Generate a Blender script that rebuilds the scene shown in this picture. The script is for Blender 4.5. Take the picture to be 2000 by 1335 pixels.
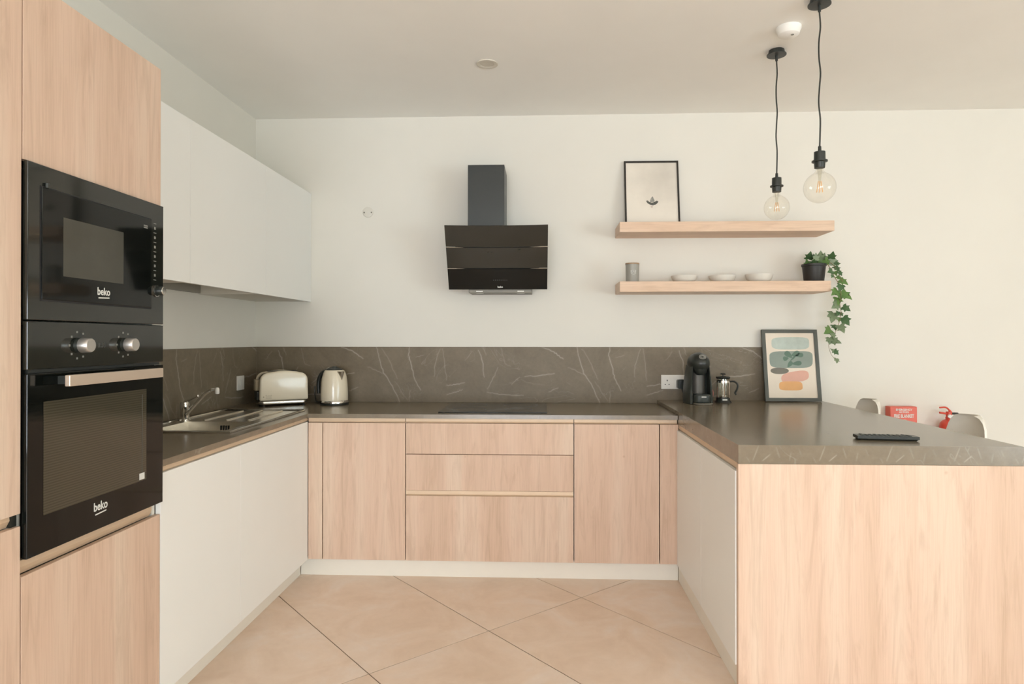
import bpy, bmesh, math, random
import numpy as np
from mathutils import Matrix, Vector

# ------------------------------------------------------------------ scene, camera, light
scene = bpy.context.scene
COL = scene.collection
for o in list(bpy.data.objects):
    bpy.data.objects.remove(o)
random.seed(7)

cd = bpy.data.cameras.new('camera')
cam = bpy.data.objects.new('camera', cd)
COL.objects.link(cam)
cd.sensor_width = 36.0
cd.sensor_fit = 'HORIZONTAL'
cd.lens = 1268.45 / 2000 * 36
cd.shift_x = -10.99 / 2000
cd.shift_y = -12.32 / 2000
cd.clip_start = 0.05
R = Vector((0.99912706, 0.04177339, 0.00032027))
U = Vector((-0.00015892, -0.00386566, 0.99999252))
F = Vector((-0.04177431, 0.99911963, 0.00385565))
cam.matrix_world = Matrix(((R.x, U.x, -F.x, 0.29557), (R.y, U.y, -F.y, -4.10431),
                           (R.z, U.z, -F.z, 1.29153), (0, 0, 0, 1)))
scene.camera = cam

scene.view_settings.view_transform = 'Standard'
scene.view_settings.look = 'None'
scene.view_settings.gamma = 1.0
scene.view_settings.use_curve_mapping = False
scene.view_settings.exposure = -1.01
scene.cycles.use_denoising = True
scene.cycles.use_adaptive_sampling = True
scene.cycles.adaptive_threshold = 0.1
scene.cycles.adaptive_min_samples = 16
scene.cycles.max_bounces = 8
scene.cycles.diffuse_bounces = 6
scene.cycles.glossy_bounces = 4
scene.cycles.transmission_bounces = 4
scene.cycles.transparent_max_bounces = 10
scene.cycles.sample_clamp_indirect = 6.0
scene.cycles.caustics_reflective = False
scene.cycles.caustics_refractive = False

world = bpy.data.worlds.new('world')
scene.world = world
world.use_nodes = True
world.node_tree.nodes['Background'].inputs[0].default_value = (0.92, 0.97, 1.0, 1)
world.node_tree.nodes['Background'].inputs[1].default_value = 1.0


def area(name, loc, rot, sx, sy, power, color):
    ld = bpy.data.lights.new(name, 'AREA')
    ld.shape = 'RECTANGLE'
    ld.size, ld.size_y = sx, sy
    ld.energy = power
    ld.color = color
    o = bpy.data.objects.new(name, ld)
    o.location = loc
    o.rotation_euler = rot
    COL.objects.link(o)
    return o


# daylight entering through the two glazed openings of the room
WALL_L, WALL_R, REAR, H = -1.564, 6.6, -9.4, 2.70
area('daylight_right_window', (6.95, -7.0, 0.95), (0, math.radians(128), 0), 2.3, 4.4, 520, (0.84, 1.0, 1.06))
area('daylight_rear_window', (0.0, -9.75, 0.95), (math.radians(134), 0, 0), 3.0, 2.3, 600, (0.93, 1.0, 1.09))


# ------------------------------------------------------------------ materials
def new_mat(name):
    m = bpy.data.materials.new(name)
    m.use_nodes = True
    nt = m.node_tree
    return m, nt, nt.nodes['Principled BSDF']


def node(nt, t, **kw):
    n = nt.nodes.new(t)
    for k, v in kw.items():
        setattr(n, k, v)
    return n


def mapping(nt, scale, coord='Object', rot=(0, 0, 0), per_object=True):
    tc = node(nt, 'ShaderNodeTexCoord')
    mp = node(nt, 'ShaderNodeMapping')
    mp.inputs['Scale'].default_value = scale
    mp.inputs['Rotation'].default_value = rot
    nt.links.new(tc.outputs[coord], mp.inputs['Vector'])
    if per_object:
        oi = node(nt, 'ShaderNodeObjectInfo')
        mul = node(nt, 'ShaderNodeVectorMath', operation='SCALE')
        mul.inputs[0].default_value = (17.0, 31.0, 23.0)
        nt.links.new(oi.outputs['Random'], mul.inputs['Scale'])
        nt.links.new(mul.outputs[0], mp.inputs['Location'])
    return mp


def noise(nt, mp, scale, detail=4, rough=0.55, dist=0.0):
    n = node(nt, 'ShaderNodeTexNoise')
    n.inputs['Scale'].default_value = scale
    n.inputs['Detail'].default_value = detail
    n.inputs['Roughness'].default_value = rough
    n.inputs['Distortion'].default_value = dist
    nt.links.new(mp.outputs[0], n.inputs['Vector'])
    return n


def ramp(nt, src, stops):
    r = node(nt, 'ShaderNodeValToRGB')
    el = r.color_ramp.elements
    while len(el) < len(stops):
        el.new(0.5)
    for e, (p, c) in zip(el, stops):
        e.position = p
        e.color = (*c, 1) if len(c) == 3 else c
    nt.links.new(src, r.inputs[0])
    return r


def mix(nt, fac, a, b, blend='MIX'):
    m = node(nt, 'ShaderNodeMix', data_type='RGBA', blend_type=blend)
    if isinstance(fac, float):
        m.inputs[0].default_value = fac
    else:
        nt.links.new(fac, m.inputs[0])
    for v, i in ((a, 6), (b, 7)):
        if isinstance(v, tuple):
            m.inputs[i].default_value = (*v, 1)
        else:
            nt.links.new(v, m.inputs[i])
    return m.outputs[2]


def bump(nt, bsdf, src, strength, dist):
    b = node(nt, 'ShaderNodeBump')
    b.inputs['Strength'].default_value = strength
    b.inputs['Distance'].default_value = dist
    nt.links.new(src, b.inputs['Height'])
    nt.links.new(b.outputs[0], bsdf.inputs['Normal'])


def plain(name, col, rough=0.5, metal=0.0, var=0.04, scale=14.0, spec=0.5, coat=0.0, bumps=0.0):
    """a paint / plastic / metal with slight procedural variation"""
    m, nt, b = new_mat(name)
    mp = mapping(nt, (1, 1, 1))
    n = noise(nt, mp, scale, 3)
    lo = tuple(c * (1 - var) for c in col)
    hi = tuple(min(1, c * (1 + var)) for c in col)
    r = ramp(nt, n.outputs[0], [(0.3, lo), (0.7, hi)])
    nt.links.new(r.outputs[0], b.inputs['Base Color'])
    b.inputs['Roughness'].default_value = rough
    b.inputs['Metallic'].default_value = metal
    b.inputs['Specular IOR Level'].default_value = spec
    b.inputs['Coat Weight'].default_value = coat
    if bumps:
        n2 = noise(nt, mp, 220, 2)
        bump(nt, b, n2.outputs[0], bumps, 0.001)
    return m


def wood(name, axis, dark, light, warm):
    """pale oak laminate; axis is the grain direction"""
    m, nt, b = new_mat(name)
    st = [1.0, 1.0, 1.0]
    st[axis] = 0.055
    mp = mapping(nt, tuple(st))
    broad = noise(nt, mp, 7.0, 2, 0.5, 0.4)
    st2 = [1.0, 1.0, 1.0]
    st2[axis] = 0.10
    mp2 = mapping(nt, tuple(st2))
    fig = noise(nt, mp2, 22.0, 5, 0.62, 1.6)
    st3 = [1.0, 1.0, 1.0]
    st3[axis] = 0.02
    mp3 = mapping(nt, tuple(st3))
    fine = noise(nt, mp3, 210.0, 3, 0.6)
    base = ramp(nt, broad.outputs[0], [(0.32, dark), (0.5, warm), (0.68, light)])
    f1 = ramp(nt, fig.outputs[0], [(0.34, (0.80, 0.76, 0.72)), (0.52, (1, 1, 1)), (1.0, (1.03, 1.03, 1.03))])
    c = mix(nt, 0.55, base.outputs[0], f1.outputs[0], 'MULTIPLY')
    f2 = ramp(nt, fine.outputs[0], [(0.36, (0.86, 0.83, 0.80)), (0.56, (1, 1, 1))])
    c = mix(nt, 0.45, c, f2.outputs[0], 'MULTIPLY')
    # sparse little knots
    mk = mapping(nt, (1, 1, 1))
    vo = node(nt, 'ShaderNodeTexVoronoi', feature='F1')
    vo.inputs['Scale'].default_value = 3.1
    nt.links.new(mk.outputs[0], vo.inputs['Vector'])
    kn = ramp(nt, vo.outputs['Distance'], [(0.0, (0.72, 0.62, 0.52)), (0.028, (1, 1, 1))])
    c = mix(nt, 0.7, c, kn.outputs[0], 'MULTIPLY')
    nt.links.new(c, b.inputs['Base Color'])
    b.inputs['Roughness'].default_value = 0.48
    b.inputs['Specular IOR Level'].default_value = 0.35
    bump(nt, b, fine.outputs[0], 0.08, 0.0006)
    return m


def stone(name, veined, gloss=False):
    """grey brown marble laminate of worktops and splashbacks"""
    m, nt, b = new_mat(name)
    mp = mapping(nt, (1, 1, 1), per_object=False)
    n1 = noise(nt, mp, 5.0, 6, 0.6, 0.8)
    n2 = noise(nt, mp, 60.0, 4, 0.7)
    base = ramp(nt, n1.outputs[0], [(0.3, (0.168, 0.133, 0.089)), (0.7, (0.220, 0.178, 0.124))])
    c = mix(nt, 0.25, base.outputs[0], ramp(nt, n2.outputs[0], [(0.3, (0.7, 0.7, 0.7)), (0.7, (1.2, 1.2, 1.2))]).outputs[0], 'MULTIPLY')
    # faint hairline crazing
    mpw = mapping(nt, (1, 1, 1), per_object=False)
    wn = noise(nt, mpw, 2.3, 4, 0.6, 1.2)
    ab = node(nt, 'ShaderNodeMath', operation='SUBTRACT')
    nt.links.new(wn.outputs[0], ab.inputs[0])
    ab.inputs[1].default_value = 0.5
    ab2 = node(nt, 'ShaderNodeMath', operation='ABSOLUTE')
    nt.links.new(ab.outputs[0], ab2.inputs[0])
    hair = ramp(nt, ab2.outputs[0], [(0.0, (1, 1, 1)), (0.006, (0, 0, 0))])
    msk = noise(nt, mpw, 3.1, 2)
    mr = ramp(nt, msk.outputs[0], [(0.48, (0, 0, 0)), (0.62, (0.4, 0.4, 0.4))])
    hm = mix(nt, 1.0, hair.outputs[0], mr.outputs[0], 'MULTIPLY')
    c = mix(nt, hm, c, (0.36, 0.33, 0.28))
    if veined:
        at = node(nt, 'ShaderNodeAttribute', attribute_name='vein')
        sx = node(nt, 'ShaderNodeSeparateColor')
        nt.links.new(at.outputs['Color'], sx.inputs[0])
        c = mix(nt, sx.outputs[0], c, (0.56, 0.52, 0.45))
    nt.links.new(c, b.inputs['Base Color'])
    b.inputs['Roughness'].default_value = 0.21 if gloss else 0.48
    b.inputs['Specular IOR Level'].default_value = 0.75 if gloss else 0.35
    bump(nt, b, n2.outputs[0], 0.05, 0.0004)
    return m


def tile_mat():
    m, nt, b = new_mat('floor_tile')
    mp = mapping(nt, (1, 1, 1))
    n1 = noise(nt, mp, 3.4, 6, 0.62, 0.8)
    n2 = noise(nt, mp, 18, 5, 0.65, 0.3)
    base = ramp(nt, n1.outputs[0], [(0.3, (0.77, 0.59, 0.455)), (0.5, (0.84, 0.67, 0.54)), (0.7, (0.87, 0.74, 0.645))])
    c = mix(nt, 0.3, base.outputs[0], ramp(nt, n2.outputs[0], [(0.3, (0.86, 0.84, 0.82)), (0.7, (1.04, 1.04, 1.04))]).outputs[0], 'MULTIPLY')
    nt.links.new(c, b.inputs['Base Color'])
    b.inputs['Roughness'].default_value = 0.42
    bump(nt, b, n2.outputs[0], 0.05, 0.001)
    return m


def glassy(name, tint, gloss_rough=0.02, base_alpha=0.10, ior=1.45):
    """thin clear glass: see through, with real Fresnel reflections"""
    m, nt, b = new_mat(name)
    nt.nodes.remove(b)
    out = nt.nodes['Material Output']
    tr = node(nt, 'ShaderNodeBsdfTransparent')
    tr.inputs[0].default_value = (*tint, 1)
    gl = node(nt, 'ShaderNodeBsdfGlossy')
    gl.inputs['Roughness'].default_value = gloss_rough
    fc = node(nt, 'ShaderNodeLayerWeight')
    fc.inputs['Blend'].default_value = 0.5
    lw = node(nt, 'ShaderNodeMath', operation='POWER')
    nt.links.new(fc.outputs['Facing'], lw.inputs[0])
    lw.inputs[1].default_value = 3.0
    lw2 = node(nt, 'ShaderNodeMath', operation='MULTIPLY')
    nt.links.new(lw.outputs[0], lw2.inputs[0])
    lw2.inputs[1].default_value = 0.45
    lw = lw2
    n = noise(nt, mapping(nt, (1, 1, 1)), 8.0)
    mr = node(nt, 'ShaderNodeMath', operation='MULTIPLY_ADD')
    nt.links.new(n.outputs[0], mr.inputs[0])
    mr.inputs[1].default_value = 0.04
    mr.inputs[2].default_value = base_alpha - 0.02
    ad = node(nt, 'ShaderNodeMath', operation='ADD', use_clamp=True)
    nt.links.new(lw.outputs[0], ad.inputs[0])
    nt.links.new(mr.outputs[0], ad.inputs[1])
    mx = node(nt, 'ShaderNodeMixShader')
    nt.links.new(ad.outputs[0], mx.inputs[0])
    nt.links.new(tr.outputs[0], mx.inputs[1])
    nt.links.new(gl.outputs[0], mx.inputs[2])
    nt.links.new(mx.outputs[0], out.inputs[0])
    return m


def brushed(name, col, rough, axis=0):
    m, nt, b = new_mat(name)
    s = [60.0, 60.0, 60.0]
    s[axis] = 1.5
    n = noise(nt, mapping(nt, tuple(s)), 5, 3)
    r = ramp(nt, n.outputs[0], [(0.3, tuple(c * 0.9 for c in col)), (0.7, tuple(min(1, c * 1.08) for c in col))])
    nt.links.new(r.outputs[0], b.inputs['Base Color'])
    b.inputs['Metallic'].default_value = 1.0
    b.inputs['Roughness'].default_value = rough
    return m


def oven_glass_mat():
    m, nt, b = new_mat('oven_window_glass')
    mp = mapping(nt, (1, 1, 1), per_object=False)
    w = node(nt, 'ShaderNodeTexWave', wave_type='BANDS', bands_direction='Z')
    w.inputs['Scale'].default_value = 46.0
    w.inputs['Distortion'].default_value = 0.0
    nt.links.new(mp.outputs[0], w.inputs['Vector'])
    r = ramp(nt, w.outputs[0], [(0.2, (0.046, 0.041, 0.026)), (0.8, (0.066, 0.058, 0.040))])
    nt.links.new(r.outputs[0], b.inputs['Base Color'])
    b.inputs['Roughness'].default_value = 0.10
    return m


def print_mat():
    """off white paper with a soft grey cloud printed in its upper right"""
    m, nt, b = new_mat('island_print_paper')
    mp = mapping(nt, (1, 1, 1), per_object=False)
    n = noise(nt, mp, 9.0, 4, 0.6)
    tc = node(nt, 'ShaderNodeTexCoord')
    vd = node(nt, 'ShaderNodeVectorMath', operation='DISTANCE')
    nt.links.new(tc.outputs['Object'], vd.inputs[0])
    vd.inputs[1].default_value = (0.08, 0, 0.32)
    ad = node(nt, 'ShaderNodeMath', operation='MULTIPLY_ADD')
    nt.links.new(n.outputs[0], ad.inputs[0])
    ad.inputs[1].default_value = 0.22
    nt.links.new(vd.outputs['Value'], ad.inputs[2])
    r = ramp(nt, ad.outputs[0], [(0.12, (0.64, 0.59, 0.52)), (0.36, (0.82, 0.76, 0.67))])
    nt.links.new(r.outputs[0], b.inputs['Base Color'])
    b.inputs['Roughness'].default_value = 0.6
    return m


M = {}
M['wall'] = plain('white_wall_paint', (0.775, 0.75, 0.685), 0.75, var=0.012, scale=3, bumps=0.04)
M['ceiling'] = plain('white_ceiling_paint', (0.91, 0.90, 0.865), 0.8, var=0.012, scale=3)
M['grout'] = plain('floor_grout', (0.30, 0.225, 0.16), 0.9)
M['tile'] = tile_mat()
M['oak'] = wood('oak_vertical', 2, (0.645, 0.465, 0.348), (0.735, 0.575, 0.455), (0.70, 0.512, 0.394))
M['oak_h'] = wood('oak_horizontal', 0, (0.72, 0.515, 0.375), (0.79, 0.60, 0.455), (0.76, 0.555, 0.41))
M['white'] = plain('white_matt_front', (0.87, 0.87, 0.845), 0.45, var=0.01, scale=2)
M['white_in'] = plain('white_carcass', (0.78, 0.75, 0.68), 0.6, var=0.01)
M['strip_grey'] = plain('grey_back_strip', (0.30, 0.29, 0.25), 0.6)
M['plinth'] = plain('white_plinth', (0.84, 0.80, 0.72), 0.5, var=0.01)
M['stone'] = stone('stone_laminate', False, True)
M['stone_v'] = stone('veined_stone_laminate', True)
M['stone_slab'] = stone('veined_stone_slab', True, True)
M['bronze'] = plain('champagne_profile', (0.66, 0.50, 0.35), 0.45, metal=0.15, var=0.03)
M['black_gloss'] = plain('black_glass', (0.005, 0.006, 0.005), 0.06, var=0.1, spec=0.3)
M['black_gloss2'] = plain('grey_black_glass', (0.016, 0.017, 0.013), 0.07, var=0.1, spec=0.6)
M['mw_window'] = plain('microwave_window', (0.060, 0.058, 0.045), 0.16, var=0.06)
M['oven_window'] = oven_glass_mat()
M['black_metal'] = plain('black_painted_metal', (0.030, 0.033, 0.031), 0.42, var=0.05)
M['black_plastic'] = plain('black_plastic', (0.022, 0.025, 0.021), 0.36, var=0.06)
M['black_soft'] = plain('dark_grey_plastic', (0.040, 0.046, 0.039), 0.42, var=0.06)
M['frame_black'] = plain('thin_black_frame', (0.022, 0.018, 0.014), 0.45)
M['frame_grey'] = plain('charcoal_frame', (0.095, 0.10, 0.085), 0.5)
M['steel'] = brushed('brushed_steel', (0.74, 0.70, 0.63), 0.24, 1)
M['steel_h'] = plain('satin_handle', (0.66, 0.56, 0.46), 0.42, metal=0.6, var=0.02)
M['chrome'] = plain('chrome', (0.72, 0.70, 0.66), 0.10, metal=1.0, var=0.01)
M['knob'] = plain('knob_metal', (0.62, 0.60, 0.57), 0.32, metal=0.85, var=0.03)
M['ink_white'] = plain('white_print', (0.72, 0.72, 0.68), 0.5)
M['ink_grey'] = plain('grey_print', (0.22, 0.22, 0.20), 0.5)
M['ink_dim'] = plain('dim_print', (0.09, 0.095, 0.09), 0.5)
M['cream'] = plain('cream_enamel', (0.82, 0.725, 0.56), 0.22, var=0.01, coat=0.3)
M['ink_tan'] = plain('tan_print', (0.42, 0.34, 0.22), 0.5)
M['plastic_white'] = plain('white_plastic', (0.78, 0.75, 0.69), 0.35, var=0.01)
M['paper'] = plain('cream_paper', (0.82, 0.72, 0.60), 0.6, var=0.02)
M['p_mint'] = plain('print_pale_green', (0.50, 0.565, 0.51), 0.6, var=0.07, scale=30)
M['p_green'] = plain('print_sage', (0.275, 0.325, 0.28), 0.6, var=0.06)
M['p_leaf'] = plain('print_leaf_green', (0.125, 0.20, 0.15), 0.6, var=0.06)
M['p_taupe'] = plain('print_taupe', (0.19, 0.175, 0.14), 0.6)
M['p_pink'] = plain('print_pink', (0.76, 0.43, 0.335), 0.6, var=0.04)
M['p_orange'] = plain('print_orange', (0.80, 0.43, 0.18), 0.6, var=0.04)
M['island_paper'] = print_mat()
M['ink_dark'] = plain('ink_dark_grey', (0.10, 0.10, 0.085), 0.6, var=0.4, scale=160)
M['ink_mid'] = plain('ink_mid_grey', (0.30, 0.29, 0.26), 0.6, var=0.3, scale=160)
M['ink_blush'] = plain('ink_blush', (0.62, 0.52, 0.46), 0.6)
M['ceramic'] = plain('grey_white_ceramic', (0.74, 0.72, 0.66), 0.35, var=0.02)
M['candle'] = plain('grey_candle_glass', (0.32, 0.31, 0.275), 0.4, var=0.03)
M['lid_wood'] = wood('lid_wood', 0, (0.34, 0.22, 0.13), (0.42, 0.28, 0.17), (0.38, 0.25, 0.15))
M['pot'] = plain('black_plant_pot', (0.022, 0.021, 0.019), 0.5)
M['soil'] = plain('potting_soil', (0.05, 0.035, 0.02), 0.9, var=0.4, scale=90)
M['stem'] = plain('ivy_stem', (0.22, 0.15, 0.08), 0.6, var=0.15)
M['red'] = plain('red_enamel', (0.62, 0.075, 0.045), 0.35, var=0.03)
M['red_box'] = plain('red_box_plastic', (0.72, 0.13, 0.085), 0.4, var=0.03)
M['pink_mug'] = plain('pink_mug', (0.62, 0.22, 0.18), 0.3, var=0.03)
M['filament'] = plain('amber_filament', (0.85, 0.50, 0.20), 0.4)
M['bulb'] = glassy('bulb_glass', (0.99, 0.98, 0.955), 0.03, 0.04, 1.25)
M['press_glass'] = glassy('press_glass', (0.93, 0.92, 0.88), 0.04, 0.08, 1.3)
M['shell'] = plain('grey_white_shell', (0.86, 0.82, 0.74), 0.5, var=0.01)
M['leg_wood'] = wood('stool_leg_wood', 2, (0.42, 0.28, 0.16), (0.52, 0.36, 0.22), (0.47, 0.32, 0.19))
M['rubber'] = plain('black_rubber', (0.02, 0.02, 0.02), 0.7)
M['hood_metal'] = plain('hood_duct_metal', (0.040, 0.044, 0.042), 0.36, metal=0.3, var=0.03)
M['hood_under'] = plain('hood_underside', (0.20, 0.185, 0.15), 0.45, metal=0.2)
M['cavity'] = plain('satin_cup_niche', (0.11, 0.10, 0.085), 0.45, metal=0.3)
M['plate'] = plain('off_white_plate', (0.72, 0.69, 0.62), 0.5, var=0.01)
M['lens'] = plain('lamp_lens', (0.80, 0.78, 0.70), 0.3)
M['lamp_ring'] = plain('downlight_ring', (0.66, 0.62, 0.54), 0.5)


def leaf_mat(name, a, b_):
    m, nt, b = new_mat(name)
    mp = mapping(nt, (1, 1, 1))
    n = noise(nt, mp, 45, 3)
    r = ramp(nt, n.outputs[0], [(0.3, a), (0.7, b_)])
    nt.links.new(r.outputs[0], b.inputs['Base Color'])
    b.inputs['Roughness'].default_value = 0.45
    return m


LEAF = [leaf_mat('ivy_leaf_deep', (0.05, 0.11, 0.04), (0.08, 0.16, 0.06)),
        leaf_mat('ivy_leaf_mid', (0.09, 0.19, 0.045), (0.15, 0.26, 0.075)),
        leaf_mat('ivy_leaf_pale', (0.15, 0.21, 0.11), (0.22, 0.28, 0.165))]


# ------------------------------------------------------------------ geometry helpers
class MB:
    def __init__(s):
        s.v, s.f = [], []

    def add(s, vs, fs):
        b = len(s.v)
        s.v += [tuple(v) for v in vs]
        s.f += [tuple(i + b for i in f) for f in fs]
        return s

    def box(s, x0, x1, y0, y1, z0, z1):
        vs = [(x, y, z) for z in (z0, z1) for y in (y0, y1) for x in (x0, x1)]
        return s.add(vs, [(0, 2, 3, 1), (4, 5, 7, 6), (0, 1, 5, 4), (2, 6, 7, 3), (0, 4, 6, 2), (1, 3, 7, 5)])

    def prism(s, pts, ax, a, b):
        """closed polygon in the two other axes, extruded along ax from a to b"""
        def p3(p, t):
            q = [p[0], p[1]]
            q.insert(ax, t)
            return tuple(q)
        n = len(pts)
        vs = [p3(p, a) for p in pts] + [p3(p, b) for p in pts]
        fs = [tuple(range(n)), tuple(range(2 * n - 1, n - 1, -1))]
        fs += [(i, i + n, (i + 1) % n + n, (i + 1) % n) for i in range(n)]
        return s.add(vs, fs)

    def lathe(s, prof, seg=32, c=(0, 0, 0), axis=2):
        """profile of (r, h) pairs turned about the axis; caps where r = 0"""
        rings = []
        vs, fs = [], []

        def pt(r, h, a):
            u, w = r * math.cos(a), r * math.sin(a)
            q = {2: (u, w, h), 0: (h, u, w), 1: (w, h, u)}[axis]
            return (q[0] + c[0], q[1] + c[1], q[2] + c[2])
        for r, h in prof:
            if r < 1e-6:
                rings.append([len(vs)])
                vs.append(pt(0, h, 0))
            else:
                rings.append(list(range(len(vs), len(vs) + seg)))
                vs += [pt(r, h, 2 * math.pi * i / seg) for i in range(seg)]
        for a, b in zip(rings, rings[1:]):
            for i in range(seg):
                j = (i + 1) % seg
                if len(a) == 1 and len(b) == 1:
                    continue
                if len(a) == 1:
                    fs.append((a[0], b[j], b[i]))
                elif len(b) == 1:
                    fs.append((a[i], a[j], b[0]))
                else:
                    fs.append((a[i], a[j], b[j], b[i]))
        return s.add(vs, fs)

    def tube(s, path, rad, seg=10, cap=True):
        path = [Vector(p) for p in path]
        n = len(path)
        if not isinstance(rad, (list, tuple)):
            rad = [rad] * n
        t0 = (path[1] - path[0]).normalized()
        ref = Vector((0, 0, 1)) if abs(t0.z) < 0.9 else Vector((1, 0, 0))
        side = t0.cross(ref).normalized()
        vs, fs = [], []
        for i, p in enumerate(path):
            t = (path[min(i + 1, n - 1)] - path[max(i - 1, 0)]).normalized()
            side = (side - t * side.dot(t)).normalized()
            up = t.cross(side)
            for k in range(seg):
                a = 2 * math.pi * k / seg
                vs.append(p + (side * math.cos(a) + up * math.sin(a)) * rad[i])
        for i in range(n - 1):
            for k in range(seg):
                k2 = (k + 1) % seg
                fs.append((i * seg + k, i * seg + k2, (i + 1) * seg + k2, (i + 1) * seg + k))
        if cap:
            fs.append(tuple(range(seg - 1, -1, -1)))
            fs.append(tuple((n - 1) * seg + k for k in range(seg)))
        return s.add(vs, fs)

    def loft(s, rings, cap=True):
        n = len(rings[0])
        vs = [v for r in rings for v in r]
        fs = []
        for i in range(len(rings) - 1):
            for k in range(n):
                k2 = (k + 1) % n
                fs.append((i * n + k, i * n + k2, (i + 1) * n + k2, (i + 1) * n + k))
        if cap:
            fs.append(tuple(range(n - 1, -1, -1)))
            fs.append(tuple((len(rings) - 1) * n + k for k in range(n)))
        return s.add(vs, fs)


def thing(name, label, cat, loc=(0, 0, 0), group=None, rotz=0.0):
    o = bpy.data.objects.new(name, None)
    o.empty_display_size = 0.1
    COL.objects.link(o)
    o.location = loc
    o.rotation_euler = (0, 0, rotz)
    o['label'] = label
    o['category'] = cat
    if group:
        o['group'] = group
    return o


def world_loc(o):
    v = Vector((0, 0, 0))
    while o is not None:
        v += o.location
        o = o.parent
    return v


def obj(name, mb, mat, parent=None, bevel=0.0, smooth=False, local=False, seg=2, origin=None, angle=35):
    """one mesh object. World coordinates unless local; parents are unrotated then."""
    off = Vector((0, 0, 0))
    if origin is not None:
        off = Vector(origin)
    elif parent is not None and not local:
        off = world_loc(parent)
    me = bpy.data.meshes.new(name)
    me.from_pydata([tuple(Vector(v) - off) for v in mb.v], [], mb.f)
    bm = bmesh.new()
    bm.from_mesh(me)
    bmesh.ops.recalc_face_normals(bm, faces=bm.faces)
    if bevel:
        ed = [e for e in bm.edges if len(e.link_faces) == 2 and e.calc_face_angle(0) > math.radians(30)]
        bmesh.ops.bevel(bm, geom=ed, offset=bevel, segments=seg, affect='EDGES', profile=0.5, clamp_overlap=True)
    bm.to_mesh(me)
    bm.free()
    if smooth:
        for p in me.polygons:
            p.use_smooth = True
        me.set_sharp_from_angle(angle=math.radians(angle))
    me.materials.append(M[mat] if isinstance(mat, str) else mat)
    o = bpy.data.objects.new(name, me)
    COL.objects.link(o)
    if parent is not None:
        o.parent = parent
        if origin is not None:
            o.location = off - world_loc(parent)
    elif origin is not None:
        o.location = off
    return o


def tag(o, label, cat, group=None):
    o['label'] = label
    o['category'] = cat
    if group:
        o['group'] = group
    return o


def struct(name, mb, mat, label, **kw):
    o = obj(name, mb, mat, **kw)
    o['kind'] = 'structure'
    o['label'] = label
    return o


def bx(*a):
    return MB().box(*a)


def text(name, s, size, center, right, up, mat, parent, depth=0.0004, sx=1.0, bold=0.0, local=False):
    """raised lettering; center is where the middle of the word sits"""
    cu = bpy.data.curves.new('lettering', 'FONT')
    cu.body = s
    cu.size = size
    cu.align_x = 'CENTER'
    cu.align_y = 'CENTER'
    cu.extrude = depth / 2
    cu.offset = bold
    cu.resolution_u = 3
    tmp = bpy.data.objects.new('lettering', cu)
    COL.objects.link(tmp)
    bpy.context.view_layer.update()
    dg = bpy.context.evaluated_depsgraph_get()
    me = bpy.data.meshes.new_from_object(tmp.evaluated_get(dg))
    COL.objects.unlink(tmp)
    bpy.data.objects.remove(tmp)
    me.name = name
    r, u = Vector(right).normalized(), Vector(up).normalized()
    n = r.cross(u)
    off = Vector((0, 0, 0)) if local else world_loc(parent)
    c = Vector(center)
    for v in me.vertices:
        v.co = c + r * (v.co.x * sx) + u * v.co.y + n * v.co.z - off
    me.materials.clear()
    me.materials.append(M[mat])
    o = bpy.data.objects.new(name, me)
    COL.objects.link(o)
    o.parent = parent
    return o


def smoothstep_path(pts, n=6):
    """Catmull-Rom through the points"""
    P = [Vector(p) for p in pts]
    P = [P[0] * 2 - P[1]] + P + [P[-1] * 2 - P[-2]]
    out = []
    for i in range(1, len(P) - 2):
        for k in range(n):
            t = k / n
            a, b, c, d = P[i - 1], P[i], P[i + 1], P[i + 2]
            out.append(0.5 * ((2 * b) + (c - a) * t + (2 * a - 5 * b + 4 * c - d) * t * t + (3 * b - a - 3 * c + d) * t ** 3))
    out.append(P[-2])
    return out


# ------------------------------------------------------------------ room shell
X0, X1, Y0 = WALL_L, WALL_R, REAR
floor = struct('floor', bx(X0, X1, Y0, 0, -0.08, -0.003), 'grout', 'pale terracotta floor of large diagonal tiles')

# diagonal 60 x 120 tiles, each its own piece
ang = math.radians(-48.0)
da = Vector((math.cos(ang), math.sin(ang)))
db = Vector((-da.y, da.x))
TW, TL, GAP = 0.578, 1.16, 0.0022
org = Vector((0.049, -1.238))


def clip(poly, fx):
    out = []
    for i in range(len(poly)):
        a, b = poly[i], poly[(i + 1) % len(poly)]
        ia, ib = fx(a) >= 0, fx(b) >= 0
        if ia:
            out.append(a)
        if ia != ib:
            t = fx(a) / (fx(a) - fx(b))
            out.append((a[0] + (b[0] - a[0]) * t, a[1] + (b[1] - a[1]) * t))
    return out


def parea(p):
    return abs(sum(p[i][0] * p[(i + 1) % len(p)][1] - p[(i + 1) % len(p)][0] * p[i][1] for i in range(len(p)))) / 2


e = 0.004
for i in range(-11, 12):
    for j in range(-21, 22):
        q = [org + da * (TL * (i + a) + (GAP if a == 0 else -GAP)) + db * (TW * (j + b) + (GAP if b == 0 else -GAP))
             for a, b in ((0, 0), (1, 0), (1, 1), (0, 1))]
        p = [(v.x, v.y) for v in q]
        for fx in (lambda v: v[0] - X0 - e, lambda v: X1 - e - v[0], lambda v: v[1] - Y0 - e, lambda v: -e - v[1]):
            p = clip(p, fx) if p else p
        if len(p) < 3 or parea(p) < 0.004:
            continue
        c = (sum(v[0] for v in p) / len(p), sum(v[1] for v in p) / len(p), 0)
        obj('tile', MB().prism(p, 2, -0.0029, 0.0), 'tile', floor, bevel=0.0008, seg=1, origin=c)

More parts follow.
